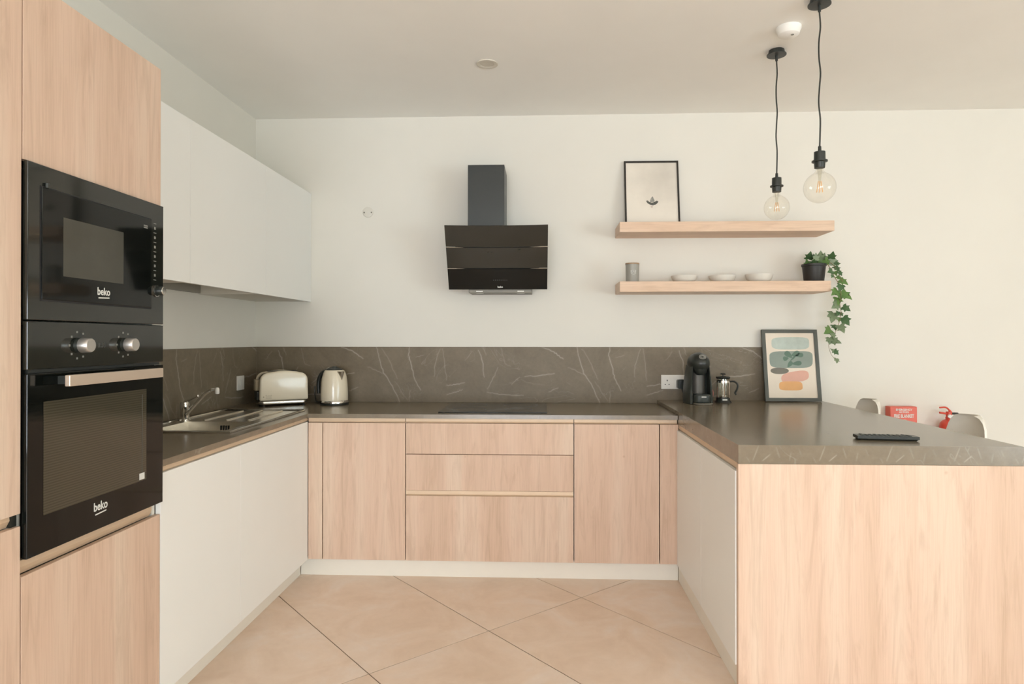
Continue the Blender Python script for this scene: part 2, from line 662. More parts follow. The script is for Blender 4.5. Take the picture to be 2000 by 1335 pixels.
struct('ceiling', bx(X0, X1, Y0, 0, H, H + 0.1), 'ceiling', 'plain white ceiling')
struct('wall_back', bx(X0 - 0.12, X1 + 0.12, 0, 0.12, -0.08, H + 0.1), 'wall', 'plain white back wall behind the hood and shelves')
struct('wall_left', bx(X0 - 0.12, X0, Y0, 0, -0.08, H + 0.1), 'wall', 'plain white wall behind the tall oven cabinet')


def wall_with_hole(axis, a0, a1, p0, p1, h0, h1, z0, z1):
    m = MB()

    def b(u0, u1, w0, w1):
        if axis == 0:
            m.box(p0, p1, u0, u1, w0, w1)
        else:
            m.box(u0, u1, p0, p1, w0, w1)
    b(a0, h0, -0.08, H + 0.1)
    b(h1, a1, -0.08, H + 0.1)
    b(h0, h1, -0.08, z0)
    b(h0, h1, z1, H + 0.1)
    return m


struct('wall_right', wall_with_hole(0, Y0, 0, X1, X1 + 0.12, -9.2, -4.8, 0.1, 2.45), 'wall', 'white wall with a wide glazed opening')
struct('wall_rear', wall_with_hole(1, X0 - 0.12, X1 + 0.12, Y0 - 0.12, Y0, -1.5, 1.5, 0.1, 2.45), 'wall', 'white wall with glazed doors behind the viewer')


def window(name, axis, h0, h1, p, label):
    m = MB()

    def b(mb, u0, u1, w0, w1, t):
        if axis == 0:
            mb.box(p - t, p + t, u0, u1, w0, w1)
        else:
            mb.box(u0, u1, p - t, p + t, w0, w1)
    w = 0.055
    b(m, h0, h1, 0.1, 0.1 + w, 0.03)
    b(m, h0, h1, 2.45 - w, 2.45, 0.03)
    for k in range(4):
        u = h0 + (h1 - h0) * k / 3
        b(m, max(h0, u - w / 2), min(h1, u + w / 2), 0.1 + w, 2.45 - w, 0.028)
    o = struct(name, m, 'white_in', label)
    return o


window('window_1', 0, -9.2, -4.8, X1 + 0.05, 'white framed patio doors standing open in the right wall')
window('window_2', 1, -1.5, 1.5, Y0 - 0.05, 'white framed patio doors standing open in the rear wall')

# ------------------------------------------------------------------ base run, back
DF = -0.65          # door faces of the back run
WZ = 0.885          # worktop height
T = 0.018
XL, XR = -0.979, 0.977


def carcass(parent, x0, x1, y0, y1, z0, z1, open_axis, mat='white_in'):
    """open fronted box of panels; open_axis '+x','-x','-y'"""
    t = 0.016
    m = MB()
    m.box(x0, x1, y0, y1, z0, z0 + t)
    if open_axis == '-y':
        m.box(x0, x0 + t, y0, y1, z0 + t, z1)
        m.box(x1 - t, x1, y0, y1, z0 + t, z1)
        m.box(x0 + t, x1 - t, y1 - t, y1, z0 + t, z1)
    else:
        m.box(x0, x1, y0, y0 + t, z0 + t, z1)
        m.box(x0, x1, y1 - t, y1, z0 + t, z1)
        if open_axis == '+x':
            m.box(x0, x0 + t, y0 + t, y1 - t, z0 + t, z1)
        else:
            m.box(x1 - t, x1, y0 + t, y1 - t, z0 + t, z1)
    return obj('carcass', m, mat, parent)


ZB, ZT = 0.102, 0.8365      # doors of the back run
g = 0.0022


def channel_y(parent, x0, x1, z0, z1, y=DF + 0.004):
    """recessed champagne handle profile with a rolled lip"""
    h = z1 - z0
    pts = [(y + 0.012, z1), (y, z1), (y - 0.001, z0 + 0.008), (y + 0.001, z0 + 0.003), (y + 0.004, z0 - 0.001), (y + 0.012, z0 - 0.001)]
    return obj('handle_channel', MB().prism(pts, 0, x0, x1), 'bronze', parent)


# left corner unit with filler
t = thing('base_cabinet', 'oak fronted base cabinet left of the drawers, in the corner by the kettle', 'cabinet', (-0.71, -0.34, 0.1), group='oak base cabinets below the hob wall')
carcass(t, -0.972, -0.451, DF + T + 0.001, -0.02, 0.1, 0.838, '-y')
obj('door', bx(-0.900 + g, -0.450 - g, DF, DF + T, ZB, ZT), 'oak', t, bevel=0.0012)
obj('filler_panel', bx(XL + 0.0005, -0.900 - g, DF - 0.0005, DF + T, ZB, ZT), 'oak', t, bevel=0.0012)
channel_y(t, XL + 0.0005, -0.4515, 0.839, 0.8625)

t = thing('drawer_cabinet', 'oak cabinet with three wide drawers under the hob', 'cabinet', (0, -0.34, 0.1))
carcass(t, -0.449, 0.449, DF + T + 0.001, -0.02, 0.1, 0.838, '-y')
for z0, z1 in ((0.6725, ZT), (0.4775, 0.6695), (ZB, 0.449)):
    d = obj('drawer_front', bx(-0.450 + g, 0.450 - g, DF, DF + T, z0, z1), 'oak', t, bevel=0.0012)
channel_y(t, -0.4485, 0.4485, 0.839, 0.8625)
channel_y(t, -0.4475, 0.4475, 0.450, 0.476)

t = thing('base_cabinet', 'oak fronted base cabinet right of the drawers, in the corner by the peninsula', 'cabinet', (0.71, -0.34, 0.1), group='oak base cabinets below the hob wall')
carcass(t, 0.451, 0.972, DF + T + 0.001, -0.02, 0.1, 0.838, '-y')
obj('door', bx(0.450 + g, 0.900 - g, DF, DF + T, ZB, ZT), 'oak', t, bevel=0.0012)
obj('filler_panel', bx(0.900 + g, 0.9985, DF - 0.0005, DF + T, ZB, ZT), 'oak', t, bevel=0.0012)
channel_y(t, 0.4515, 0.9925, 0.839, 0.8625)

tag(obj('plinth', bx(-1.036, 1.007, -0.60, -0.585, 0, 0.0995), 'plinth', bevel=0.001), 'white plinth board under the oak drawers', 'plinth')
tag(obj('plinth', bx(-1.052, -1.0375, -1.998, -0.601, 0, 0.0995), 'plinth', bevel=0.001), 'white plinth board under the white sink cabinet', 'plinth')
tag(obj('plinth', bx(1.0085, 1.023, -1.698, -0.601, 0, 0.0995), 'plinth', bevel=0.001), 'white plinth board under the white peninsula fronts', 'plinth')

# ------------------------------------------------------------------ base run, left (sink)
t = thing('base_cabinet', 'white handleless base cabinet under the sink', 'cabinet', (-1.27, -1.33, 0.1))
carcass(t, -1.558, XL - T - 0.001, -1.996, -0.672, 0.1, 0.70, '+x')
for y0, y1 in ((-1.997, -1.4285), (-1.427, -0.6555)):
    obj('door', bx(XL - T, XL, y0, y1, 0.101, 0.842), 'white', t, bevel=0.001)
y = XL - 0.006
pts = [(y - 0.011, 0.862), (y, 0.862), (y + 0.001, 0.849), (y - 0.002, 0.8455), (y - 0.006, 0.8425), (y - 0.011, 0.8425)]
obj('handle_channel', MB().prism(pts, 1, -1.997, -0.632), 'bronze', t)

# ------------------------------------------------------------------ worktops
SX0, SX1, SY0, SY1 = -1.505, -1.045, -1.385, -0.515      # sink outline
BX0, BX1, BY0, BY1 = -1.425, -1.095, -1.335, -1.035      # bowl
wt = MB()
zt0, zt1 = 0.863, WZ
hx0, hx1, hy0, hy1 = BX0 - 0.012, BX1 + 0.012, BY0 - 0.012, BY1 + 0.012
wt.box(-1.562, 0.993, -0.662, -0.002, zt0, zt1)
wt.box(-1.562, XL, hy1, -0.662, zt0, zt1)
wt.box(-1.562, hx0, hy0, hy1, zt0, zt1)
wt.box(hx1, XL, hy0, hy1, zt0, zt1)
wt.box(-1.562, XL, -1.998, hy0, zt0, zt1)
tag(obj('worktop', wt, 'stone'), 'grey brown stone laminate worktop holding the sink and hob', 'worktop')

# splashbacks with printed veins, laid on as a vertex attribute
def cx2x(cx):
    xs = [0, 400, 800, 1200, 1600, 2000, 2400, 3000, 3600]
    ys = [-1.56, -1.226, -0.894, -0.565, -0.237, 0.088, 0.412, 0.893, 1.369]
    return float(np.interp(cx, xs, ys)) if 0 <= cx <= 3600 else (-1.56 + cx * 0.000833 if cx < 0 else 1.369 + (cx - 3600) * 0.00079)


VEINS = [([(670, 45), (760, 80), (800, 110), (840, 140)], 1.0), ([(945, 45), (970, 150), (1000, 250), (1070, 360), (1125, 485)], 0.9),
         ([(985, 60), (1050, 160), (1080, 240), (1110, 300)], 0.4), ([(880, 205), (940, 235), (1000, 262)], 0.45),
         ([(1205, 45), (1195, 110), (1220, 200), (1240, 290), (1290, 390)], 0.95), ([(1440, 60), (1400, 190), (1395, 280)], 0.5),
         ([(1460, 60), (1480, 200), (1490, 310)], 0.45), ([(1490, 352), (1560, 345), (1630, 330)], 0.8),
         ([(1490, 425), (1560, 405), (1615, 385)], 0.65), ([(1740, 75), (1770, 150), (1785, 285)], 0.85),
         ([(1780, 50), (1800, 110)], 0.4), ([(1890, 210), (1850, 310), (1810, 380)], 0.55),
         ([(1810, 405), (1900, 420), (2000, 428), (2090, 430)], 0.7), ([(1250, 130), (1315, 110)], 0.35),
         ([(2100, 280), (2220, 272), (2330, 255)], 0.9), ([(2290, 400), (2360, 370)], 0.6), ([(2000, 340), (2060, 285)], 0.45),
         ([(1205, 400), (1200, 488)], 0.4), ([(1090, 320), (1150, 420), (1190, 470)], 0.3), ([(1640, 150), (1690, 80)], 0.3),
         ([(1920, 60), (1945, 180), (1990, 200)], 0.3), ([(2070, 300), (2120, 330), (2250, 345)], 0.2)]


def splash(name, u0, u1, place, label, shift):
    step = 0.0034
    nu, nv = int((u1 - u0) / step) + 1, int(0.351 / step) + 1
    us, vs = np.linspace(u0, u1, nu), np.linspace(0.8855, 1.2365, nv)
    A = np.zeros((nv, nu))
    GU, GV = np.meshgrid(us, vs)
    rng = random.Random(3)
    for rep in (-1, 0, 1, 2):
        for pl, wgt in VEINS:
            pts = []
            for a, b in pl:
                pts.append((cx2x(a + 1560 * rep) + shift, 1.237 - (b - 44) / 444 * 0.352))
            # jitter each stretch a little so that the crack wanders
            fine = []
            for (a, b), (c, d) in zip(pts, pts[1:]):
                for k in range(5):
                    s = k / 5
                    fine.append((a + (c - a) * s + rng.uniform(-.003, .003), b + (d - b) * s + rng.uniform(-.003, .003)))
            fine.append(pts[-1])
            n = len(fine) - 1
            for k in range(n):
                (a, b), (c, d) = fine[k], fine[k + 1]
                if max(a, c) < u0 - 0.02 or min(a, c) > u1 + 0.02:
                    continue
                L2 = (c - a) ** 2 + (d - b) ** 2 + 1e-12
                i0, i1 = np.searchsorted(us, [min(a, c) - 0.012, max(a, c) + 0.012])
                if i1 <= i0:
                    continue
                gu, gv = GU[:, i0:i1], GV[:, i0:i1]
                s = np.clip(((gu - a) * (c - a) + (gv - b) * (d - b)) / L2, 0, 1)
                dist = np.hypot(gu - a - s * (c - a), gv - b - s * (d - b))
                fade = 1 - 0.35 * abs(2 * (k + 0.5) / n - 1)
                A[:, i0:i1] = np.maximum(A[:, i0:i1], wgt * fade * (np.exp(-(dist / 0.0021) ** 2) * 0.62 + np.exp(-(dist / 0.007) ** 2) * 0.07))
    verts = [place(u, v, 0) for v in vs for u in us]
    faces = [(j * nu + i, j * nu + i + 1, (j + 1) * nu + i + 1, (j + 1) * nu + i) for j in range(nv - 1) for i in range(nu - 1)]
    nb = len(verts)
    cor = [(u0, vs[0]), (u1, vs[0]), (u1, vs[-1]), (u0, vs[-1])]
    verts += [place(u, v, 1) for u, v in cor]
    # edges and back close the slab
    bot = list(range(nu))
    top = list(range((nv - 1) * nu, nv * nu))
    faces += [tuple(bot[::-1]) + (nb, nb + 1)[0:2], tuple(top) + (nb + 2, nb + 3)]
    faces += [tuple([j * nu for j in range(nv)]) + (nb + 3, nb), tuple([j * nu + nu - 1 for j in range(nv - 1, -1, -1)]) + (nb + 1, nb + 2)]
    faces += [(nb + 3, nb + 2, nb + 1, nb)]
    me = bpy.data.meshes.new(name)
    me.from_pydata(verts, [], faces)
    at = me.color_attributes.new('vein', 'FLOAT_COLOR', 'POINT')
    arr = np.zeros((len(verts), 4), dtype=np.float32)
    arr[:nb, 0] = A.ravel()
    arr[:, 3] = 1
    at.data.foreach_set('color', arr.ravel())
    me.materials.append(M['stone_v'])
    bm = bmesh.new()
    bm.from_mesh(me)
    bmesh.ops.recalc_face_normals(bm, faces=bm.faces)
    bm.to_mesh(me)
    bm.free()
    o = bpy.data.objects.new(name, me)
    COL.objects.link(o)
    return tag(o, label, 'splashback')


sb = splash('splashback', -1.5533, 1.86, lambda u, v, k: (u, -0.0105 if k == 0 else -0.001, v),
            'long dark grey veined stone splashback on the back wall', 0.0)
splash('splashback', -1.998, -0.0107, lambda u, v, k: (-1.5535 if k == 0 else -1.563, u, v),
       'short dark grey veined stone splashback behind the tap', -0.35)

def slab_veins():
    """peninsula slab: gridded top and front so that the printed veins can be laid on"""
    x0, x1, y0, y1, z0, z1 = 0.9955, 1.998, -1.722, -0.0110, 0.8385, 0.906
    rng = random.Random(21)
    front, top = [], []
    for k in range(-1, 6):
        o = 1.005 + 0.236 * k
        for (a, b, c, d, w) in ((0.062, 0.902, 0.043, 0.852, .6), (0.103, 0.872, 0.077, 0.850, .8), (0.125, 0.898, 0.137, 0.862, .4), (0.02, 0.862, 0.03, 0.845, .3),
                                (0.178, 0.880, 0.172, 0.850, .35), (0.205, 0.893, 0.215, 0.87, .25)):
            front.append((o + a, b, o + c, d, w))
    for k in range(46):
        a, b = rng.uniform(x0, x1), rng.uniform(y0 + .05, y1)
        t_ = rng.uniform(-0.5, 0.5) + (0.2 if rng.random() < .5 else 2.6)
        L_ = rng.uniform(0.05, 0.22)
        top.append((a, b, a + L_ * math.cos(t_), b + L_ * math.sin(t_), rng.uniform(.25, .7)))

    def grid(us, vs, segs, sig):
        GU, GV = np.meshgrid(us, vs)
        A = np.zeros(GU.shape)
        for (a, b, c, d, w) in segs:
            L2 = (c - a) ** 2 + (d - b) ** 2
            s_ = np.clip(((GU - a) * (c - a) + (GV - b) * (d - b)) / L2, 0, 1)
            wob = 0.004 * np.sin(s_ * 9 + a * 40) if sig > 0.002 else 0
            A = np.maximum(A, w * 0.5 * (1 - 0.5 * np.abs(2 * s_ - 1)) * np.exp(-((np.hypot(GU - a - s_ * (c - a), GV - b - s_ * (d - b)) + wob) / sig) ** 2))
        return A
    us = np.linspace(x0, x1, 335)
    zs = np.linspace(z0, z1, 24)
    ys = np.linspace(y0, y1, 430)
    V = [(u, y0, z) for z in zs for u in us]
    A1 = grid(us, zs, front, 0.0018)
    nu = len(us)
    Fc = [(j * nu + i, j * nu + i + 1, (j + 1) * nu + i + 1, (j + 1) * nu + i) for j in range(len(zs) - 1) for i in range(nu - 1)]
    b0 = len(V)
    V += [(u, y_, z1) for y_ in ys for u in us]
    A2 = grid(us, ys, top, 0.0026)
    Fc += [(b0 + j * nu + i, b0 + j * nu + i + 1, b0 + (j + 1) * nu + i + 1, b0 + (j + 1) * nu + i) for j in range(len(ys) - 1) for i in range(nu - 1)]
    b1 = len(V)
    V += [(x0, y0, z0), (x1, y0, z0), (x1, y1, z0), (x0, y1, z0), (x0, y0, z1), (x1, y0, z1), (x1, y1, z1), (x0, y1, z1)]
    Fc += [tuple(b1 + q for q in f) for f in ((0, 3, 2, 1), (0, 4, 7, 3), (1, 2, 6, 5), (3, 7, 6, 2))]
    me = bpy.data.meshes.new('peninsula_worktop')
    me.from_pydata(V, [], Fc)
    at = me.color_attributes.new('vein', 'FLOAT_COLOR', 'POINT')
    arr = np.zeros((len(V), 4), dtype=np.float32)
    arr[:b0, 0] = A1.ravel()
    arr[b0:b1, 0] = A2.ravel()
    arr[:, 3] = 1
    at.data.foreach_set('color', arr.ravel())
    me.materials.append(M['stone_slab'])
    bm = bmesh.new()
    bm.from_mesh(me)
    bmesh.ops.remove_doubles(bm, verts=bm.verts, dist=1e-5)
    bmesh.ops.recalc_face_normals(bm, faces=bm.faces)
    bm.to_mesh(me)
    bm.free()
    o = bpy.data.objects.new('peninsula_worktop', me)
    COL.objects.link(o)
    return tag(o, 'thick grey brown stone laminate slab on top of the peninsula', 'worktop')


slab_veins()

# ------------------------------------------------------------------ peninsula
t = thing('peninsula_cabinet', 'peninsula base cabinet with oak end panel and white fronts', 'cabinet', (1.5, -0.86, 0))
PX = 0.990
obj('end_panel', bx(PX + 0.0045, 1.998, -1.722, -1.7, 0.0, 0.8375), 'oak', t, bevel=0.001)
for y0, y1 in ((-1.6985, -1.18), (-1.177, -0.656)):
    obj('door', bx(PX, PX + T, y0, y1, 0.101, 0.808), 'white', t, bevel=0.001)
x = PX + 0.010
pts = [(x + 0.014, 0.8375), (x, 0.8375), (x - 0.001, 0.818), (x + 0.003, 0.813), (x + 0.006, 0.8085), (x + 0.014, 0.8085)]
obj('handle_channel', MB().prism(pts, 1, -1.6985, -0.632), 'bronze', t)
carcass(t, PX + T + 0.001, 1.58, -1.698, -0.02, 0.1, 0.80, '-x')
obj('back_panel', bx(1.582, 1.60, -1.6995, -0.002, 0, 0.8375), 'oak', t)

# ------------------------------------------------------------------ tall cabinets, left
TF = XL
TOP = 2.183
t = thing('tall_cabinet', 'tall oak cabinet that houses the oven and microwave', 'cabinet', (-1.27, -2.29, 0))
m = MB()
m.box(-1.562, TF - T - 0.001, -2.5715, -2.5545, 0.1, TOP)
m.box(-1.562, TF - T - 0.001, -2.0165, -2.0, 0.0, TOP)
m.box(-1.562, -1.546, -2.5545, -2.0165, 0.1, TOP)
m.box(-1.546, TF - T - 0.001, -2.5545, -2.0165, TOP - 0.016, TOP)
m.box(-1.546, TF - T - 0.001, -2.5545, -2.0165, 0.1, 0.116)
obj('carcass', m, 'white_in', t)
obj('upper_door', bx(TF - T, TF, -2.5705, -2.0005, 1.7295, TOP), 'oak', t, bevel=0.0012)
obj('lower_door', bx(TF - T, TF, -2.5705, -2.0005, 0.102, 0.7085), 'oak', t, bevel=0.0012)
y = TF - 0.012
pts = [(y - 0.012, 0.7455), (y, 0.7455), (y + 0.001, 0.729), (y - 0.003, 0.719), (y - 0.008, 0.710), (y - 0.015, 0.710)]
obj('handle_channel', MB().prism(pts, 1, -2.5705, -2.028), 'bronze', t)
obj('plinth', bx(-1.05, -1.035, -2.5705, -2.0175, 0, 0.0995), 'plinth', t)

t = thing('tall_cabinet', 'tall oak cabinet at the left edge, nearest the viewer', 'cabinet', (-1.27, -2.9, 0))
m = MB()
m.box(-1.562, TF - T - 0.001, -3.199, -3.183, 0.1, TOP)
m.box(-1.562, TF - T - 0.001, -2.590, -2.5745, 0.1, TOP)
m.box(-1.562, -1.546, -3.183, -2.590, 0.1, TOP)
m.box(-1.546, TF - T - 0.001, -3.183, -2.590, TOP - 0.016, TOP)
m.box(-1.546, TF - T - 0.001, -3.183, -2.590, 0.1, 0.116)
obj('carcass', m, 'white_in', t)
obj('upper_door', bx(TF - T, TF, -3.199, -2.5745, 0.8645, TOP), 'oak', t, bevel=0.0012)
obj('lower_door', bx(TF - T, TF, -3.199, -2.5745, 0.102, 0.834), 'oak', t, bevel=0.0012)
pts = [(y - 0.012, 0.8635), (y, 0.8635), (y + 0.001, 0.852), (y - 0.003, 0.845), (y - 0.008, 0.835), (y - 0.015, 0.835)]
obj('handle_channel', MB().prism(pts, 1, -3.199, -2.5935), 'bronze', t)
obj('channel_end_cap', bx(y - 0.014, y + 0.002, -2.593, -2.5745, 0.835, 0.8635), 'black_plastic', t)
obj('plinth', bx(-1.05, -1.035, -3.199, -2.5745, 0, 0.0995), 'plinth', t)

# ------------------------------------------------------------------ microwave
G0, G = TF - 0.001, -0.967
OY0, OY1 = -2.569, -2.004
t = thing('microwave', 'black built-in microwave above the oven', 'microwave', (-1.2, -2.287, 1.335))
obj('housing', bx(-1.50, G0 - 0.001, -2.545, -2.030, 1.352, 1.712), 'black_metal', t)
obj('fascia', bx(G0, G, OY0, OY1, 1.3365, 1.7265), 'black_gloss2', t, bevel=0.002)
dy0, dy1, dz0, dz1 = -2.528, -2.074, 1.389, 1.671
obj('door_groove', bx(G + 0.0001, G + 0.0005, dy0 - 0.004, dy1 + 0.003, dz0 - 0.005, dz1 + 0.003), 'rubber', t)  # raised black plate imitating the shade of the groove around the door
d = obj('door', bx(G + 0.0006, G + 0.0035, dy0, dy1, dz0, dz1), 'black_gloss', t, bevel=0.0012)
obj('window', bx(G + 0.0036, G + 0.0041, -2.457, -2.214, 1.453, 1.607), 'mw_window', d)
obj('hinge', MB().lathe([(0, 0), (0.005, 0), (0.005, 0.012), (0, 0.012)], 12, (G + 0.0035, -2.512, 1.671)), 'black_plastic', d, smooth=True)
text('logo', 'beko', 0.030, (G + 0.0038, -2.300, 1.423), (0, 1, 0), (0, 0, 1), 'ink_white', d, bold=0.0006, sx=0.9)
obj('logo_underline', MB().prism([(-2.322, 1.4035), (-2.276, 1.4055), (-2.276, 1.4085), (-2.322, 1.4065)], 0, G + 0.0036, G + 0.0040), 'ink_white', d)
obj('display_text', MB().box(G + .0036, G + .0039, -2.116, -2.096, 1.644, 1.648).box(G + .0036, G + .0039, -2.116, -2.096, 1.638, 1.642), 'ink_grey', d)
m = MB()
for k in range(13):
    z = 1.662 - k * 0.0152
    w = 0.007 if k % 2 == 0 else 0.0045
    hh = 0.0012 if k % 2 == 0 else 0.0042
    m.box(G + .0001, G + .0004, -2.052 - w, -2.052 + w, z - hh, z + hh)
obj('touch_key_print', m, 'ink_grey', t)
k = obj('knob', MB().lathe([(0, 0.026), (0.0125, 0.026), (0.0145, 0.023), (0.0145, 0.004), (0.017, 0.001), (0.017, 0.0), (0, 0)], 28, (G + 0.0005, -2.046, 1.4445), 0), 'black_plastic', t, smooth=True)
obj('knob_cap', MB().lathe([(0, 0.0275), (0.0115, 0.0275), (0.0125, 0.0262), (0, 0.0262)], 28, (G + 0.0005, -2.046, 1.4445), 0), 'chrome', k, smooth=True)
obj('knob_ring', MB().lathe([(0.0172, 0.0005), (0.0188, 0.0005), (0.0188, 0.004), (0.0172, 0.004), (0.0172, 0.0005)], 28, (G, -2.046, 1.4445), 0), 'chrome', k, smooth=True)

# ------------------------------------------------------------------ oven
t = thing('oven', 'black built-in oven with steel bar handle and two knobs', 'oven', (-1.2, -2.287, 0.75))
obj('housing', bx(-1.50, G0 - 0.001, -2.545, -2.030, 0.765, 1.325), 'black_metal', t)
obj('control_panel', bx(G0, G, OY0, OY1, 1.213, 1.333), 'black_gloss2', t, bevel=0.002)
d = obj('door', bx(G0, G, OY0, OY1, 0.7505, 1.2035), 'black_gloss', t, bevel=0.002)
obj('window', bx(G + 0.0001, G + 0.0008, -2.518, -2.095, 0.845, 1.131), 'oven_window', d)
obj('trim_line', bx(G + 0.0009, G + 0.0012, -2.118, -2.116, 0.86, 1.115), 'ink_dim', d)
hb = obj('handle', MB().box(-0.928, -0.914, -2.497, -2.090, 1.168, 1.197), 'steel_h', d, bevel=0.002)
for yy in (-2.46, -2.11):
    obj('handle_post', bx(G, -0.928, yy - 0.010, yy + 0.010, 1.172, 1.193), 'black_metal', hb)
obj('vent_slot', bx(G0, G - 0.008, OY0 + 0.01, OY1 - 0.01, 1.2045, 1.2125), 'hood_metal', t)
text('logo', 'beko', 0.034, (G + 0.0006, -2.306, 0.815), (0, 1, 0), (0, 0, 1), 'ink_white', d, bold=0.0007, sx=0.85)
obj('logo_underline', MB().prism([(-2.328, 0.7925), (-2.282, 0.7955), (-2.282, 0.799), (-2.328, 0.796)], 0, G + 0.0002, G + 0.0006), 'ink_white', d)
obj('sticker', bx(G + 0.0009, G + 0.0013, -2.131, -2.105, 0.849, 0.869), 'ink_white', d)
for yy in (-2.395, -2.2035):
    k = obj('knob', MB().lathe([(0, 0.036), (0.0175, 0.036), (0.0195, 0.033), (0.0205, 0.012), (0.0205, 0.010), (0, 0.010)], 36, (G, yy, 1.272), 0), 'knob', t, smooth=True)
    obj('knob_collar', MB().lathe([(0, 0.010), (0.0195, 0.010), (0.021, 0.0005), (0, 0.0005)], 36, (G, yy, 1.272), 0), 'black_plastic', k, smooth=True)
    m = MB()
    for q in range(9):
        a = math.radians(20 + q * 40)
        cy, cz = yy + 0.034 * math.cos(a), 1.272 + 0.036 * math.sin(a)
        m.box(G + .0001, G + .0004, cy - 0.0032, cy + 0.0032, cz - 0.0028, cz + 0.0028)
    obj('dial_print', m, 'ink_grey', t)
text('clock_display', '8:53', 0.020, (G + 0.0003, -2.303, 1.271), (0, 1, 0), (0, 0, 1), 'ink_dim', t)

# ------------------------------------------------------------------ wall cabinets
UX = -1.2
names = ['white handleless wall cabinet in the corner by the back wall',
         'white handleless wall cabinet in the middle, above the tap',
         'white handleless wall cabinet next to the tall oven cabinet']
for (y0, y1, zb), lab in zip(((-0.676, -0.002, 1.5265), (-1.4225, -0.678, 1.580), (-1.998, -1.4245, 1.5265)), names):
    t = thing('wall_cabinet', lab, 'cabinet', (-1.38, (y0 + y1) / 2, 1.5235), group='white wall cabinets over the sink')
    m = MB()
    m.box(-1.562, UX - T - 0.001, y0, y0 + 0.016, 1.5265, 2.216)
    m.box(-1.562, UX - T - 0.001, y1 - 0.016, y1, 1.5265, 2.216)
    m.box(-1.562, UX - T - 0.001, y0 + 0.016, y1 - 0.016, zb, zb + 0.016)
    m.box(-1.562, UX - T - 0.001, y0 + 0.016, y1 - 0.016, 2.2, 2.216)
    obj('carcass', m, 'white_in', t)
    obj('door', bx(UX - T, UX, y0, y1, 1.5235, 2.216), 'white', t, bevel=0.0008)
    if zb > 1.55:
        obj('back_strip', bx(-1.5625, -1.55, y0 + 0.0165, y1 - 0.0165, 1.532, 1.5795), 'strip_grey', t)  # dark grey strip at the wall, below the raised cabinet bottom

# ------------------------------------------------------------------ hob
hz = WZ + 0.0003
t = thing('hob', 'flat black glass hob set in the worktop', 'hob', (0.012, -0.34, WZ))
obj('glass_top', bx(-0.285, 0.307, -0.585, -0.09, hz, hz + 0.005), 'black_gloss2', t, bevel=0.0015)
m = MB()
for cx, cy, r in ((-0.13, -0.46, 0.095), (-0.13, -0.2, 0.075), (0.15, -0.46, 0.075), (0.15, -0.21, 0.1)):
    m.lathe([(r, hz + 0.0051), (r + 0.002, hz + 0.0051), (r + 0.002, hz + 0.0054), (r, hz + 0.0054), (r, hz + 0.0051)], 48, (cx, cy, 0))
obj('zone_marking', m, 'ink_dim', t)

# ------------------------------------------------------------------ extractor hood
t = thing('extractor_hood', 'black angled glass extractor hood with square duct', 'extractor hood', (0.012, -0.15, 1.585))
obj('duct', bx(-0.163, 0.055, -0.25, -0.002, 1.90, 2.324), 'hood_metal', t, bevel=0.0015)


def glass_strip(z0, z1, mat, name, push=0.0):
    """horizontally bowed glass leaning out towards its top edge"""
    def ycen(z):
        return -0.20 - (z - 1.585) / 0.36 * 0.16 - push
    n = 14
    rings = []
    for z in (z0, z1):
        for th in (0.0, 0.006):
            pass
    fr0, fr1, bk0, bk1 = [], [], [], []
    for i in range(n + 1):
        s = i / n * 2 - 1
        wz0 = 0.2965 + (z0 - 1.585) * 0.012
        wz1 = 0.2965 + (z1 - 1.585) * 0.012
        b0 = 0.022 * (1 - s * s) * min(1, (z0 - 1.585) / 0.25)
        b1 = 0.022 * (1 - s * s) * min(1, (z1 - 1.585) / 0.25)
        fr0.append((0.0135 + s * wz0, ycen(z0) + b0, z0))
        fr1.append((0.0135 + s * wz1, ycen(z1) + b1, z1))
        bk0.append((0.0135 + s * wz0, ycen(z0) + b0 + 0.006, z0 + 0.0025))
        bk1.append((0.0135 + s * wz1, ycen(z1) + b1 + 0.006, z1 + 0.0025))
    vs = fr0 + fr1 + bk1 + bk0
    k = n + 1
    fs = []
    for a in range(4):
        b = (a + 1) % 4
        for i in range(n):
            fs.append((a * k + i, a * k + i + 1, b * k + i + 1, b * k + i))
    fs.append((0, k, 2 * k, 3 * k))
    fs.append((n, 3 * k + n, 2 * k + n, k + n))
    return obj(name, MB().add(vs, fs), mat, t, smooth=True)


glass_strip(1.829, 1.9455, 'black_gloss2', 'upper_glass', 0.000)
glass_strip(1.7085, 1.8245, 'black_gloss2', 'middle_glass', 0.000)
gl = glass_strip(1.585, 1.704, 'black_gloss', 'lower_glass', 0.0)
for z in (1.8265, 1.7060):
    yc = -0.20 - (z - 1.585) / 0.36 * 0.16
    for s in (-1, 1):
        # added chrome slivers imitate the glint on the glass edges, thinning inward
        pts = []
        for i in range(8):
            q = s * (1 - i / 7 * 0.34)
            b = 0.022 * (1 - q * q) * min(1, (z - 1.585) / 0.25)
            pts.append((0.0135 + q * 0.299, yc + b - 0.0005, z))
        obj('edge_glint', MB().tube(pts, [0.0019] * 4 + [0.0015, 0.0012, 0.0008, 0.0004], 6), 'chrome', t, smooth=True)
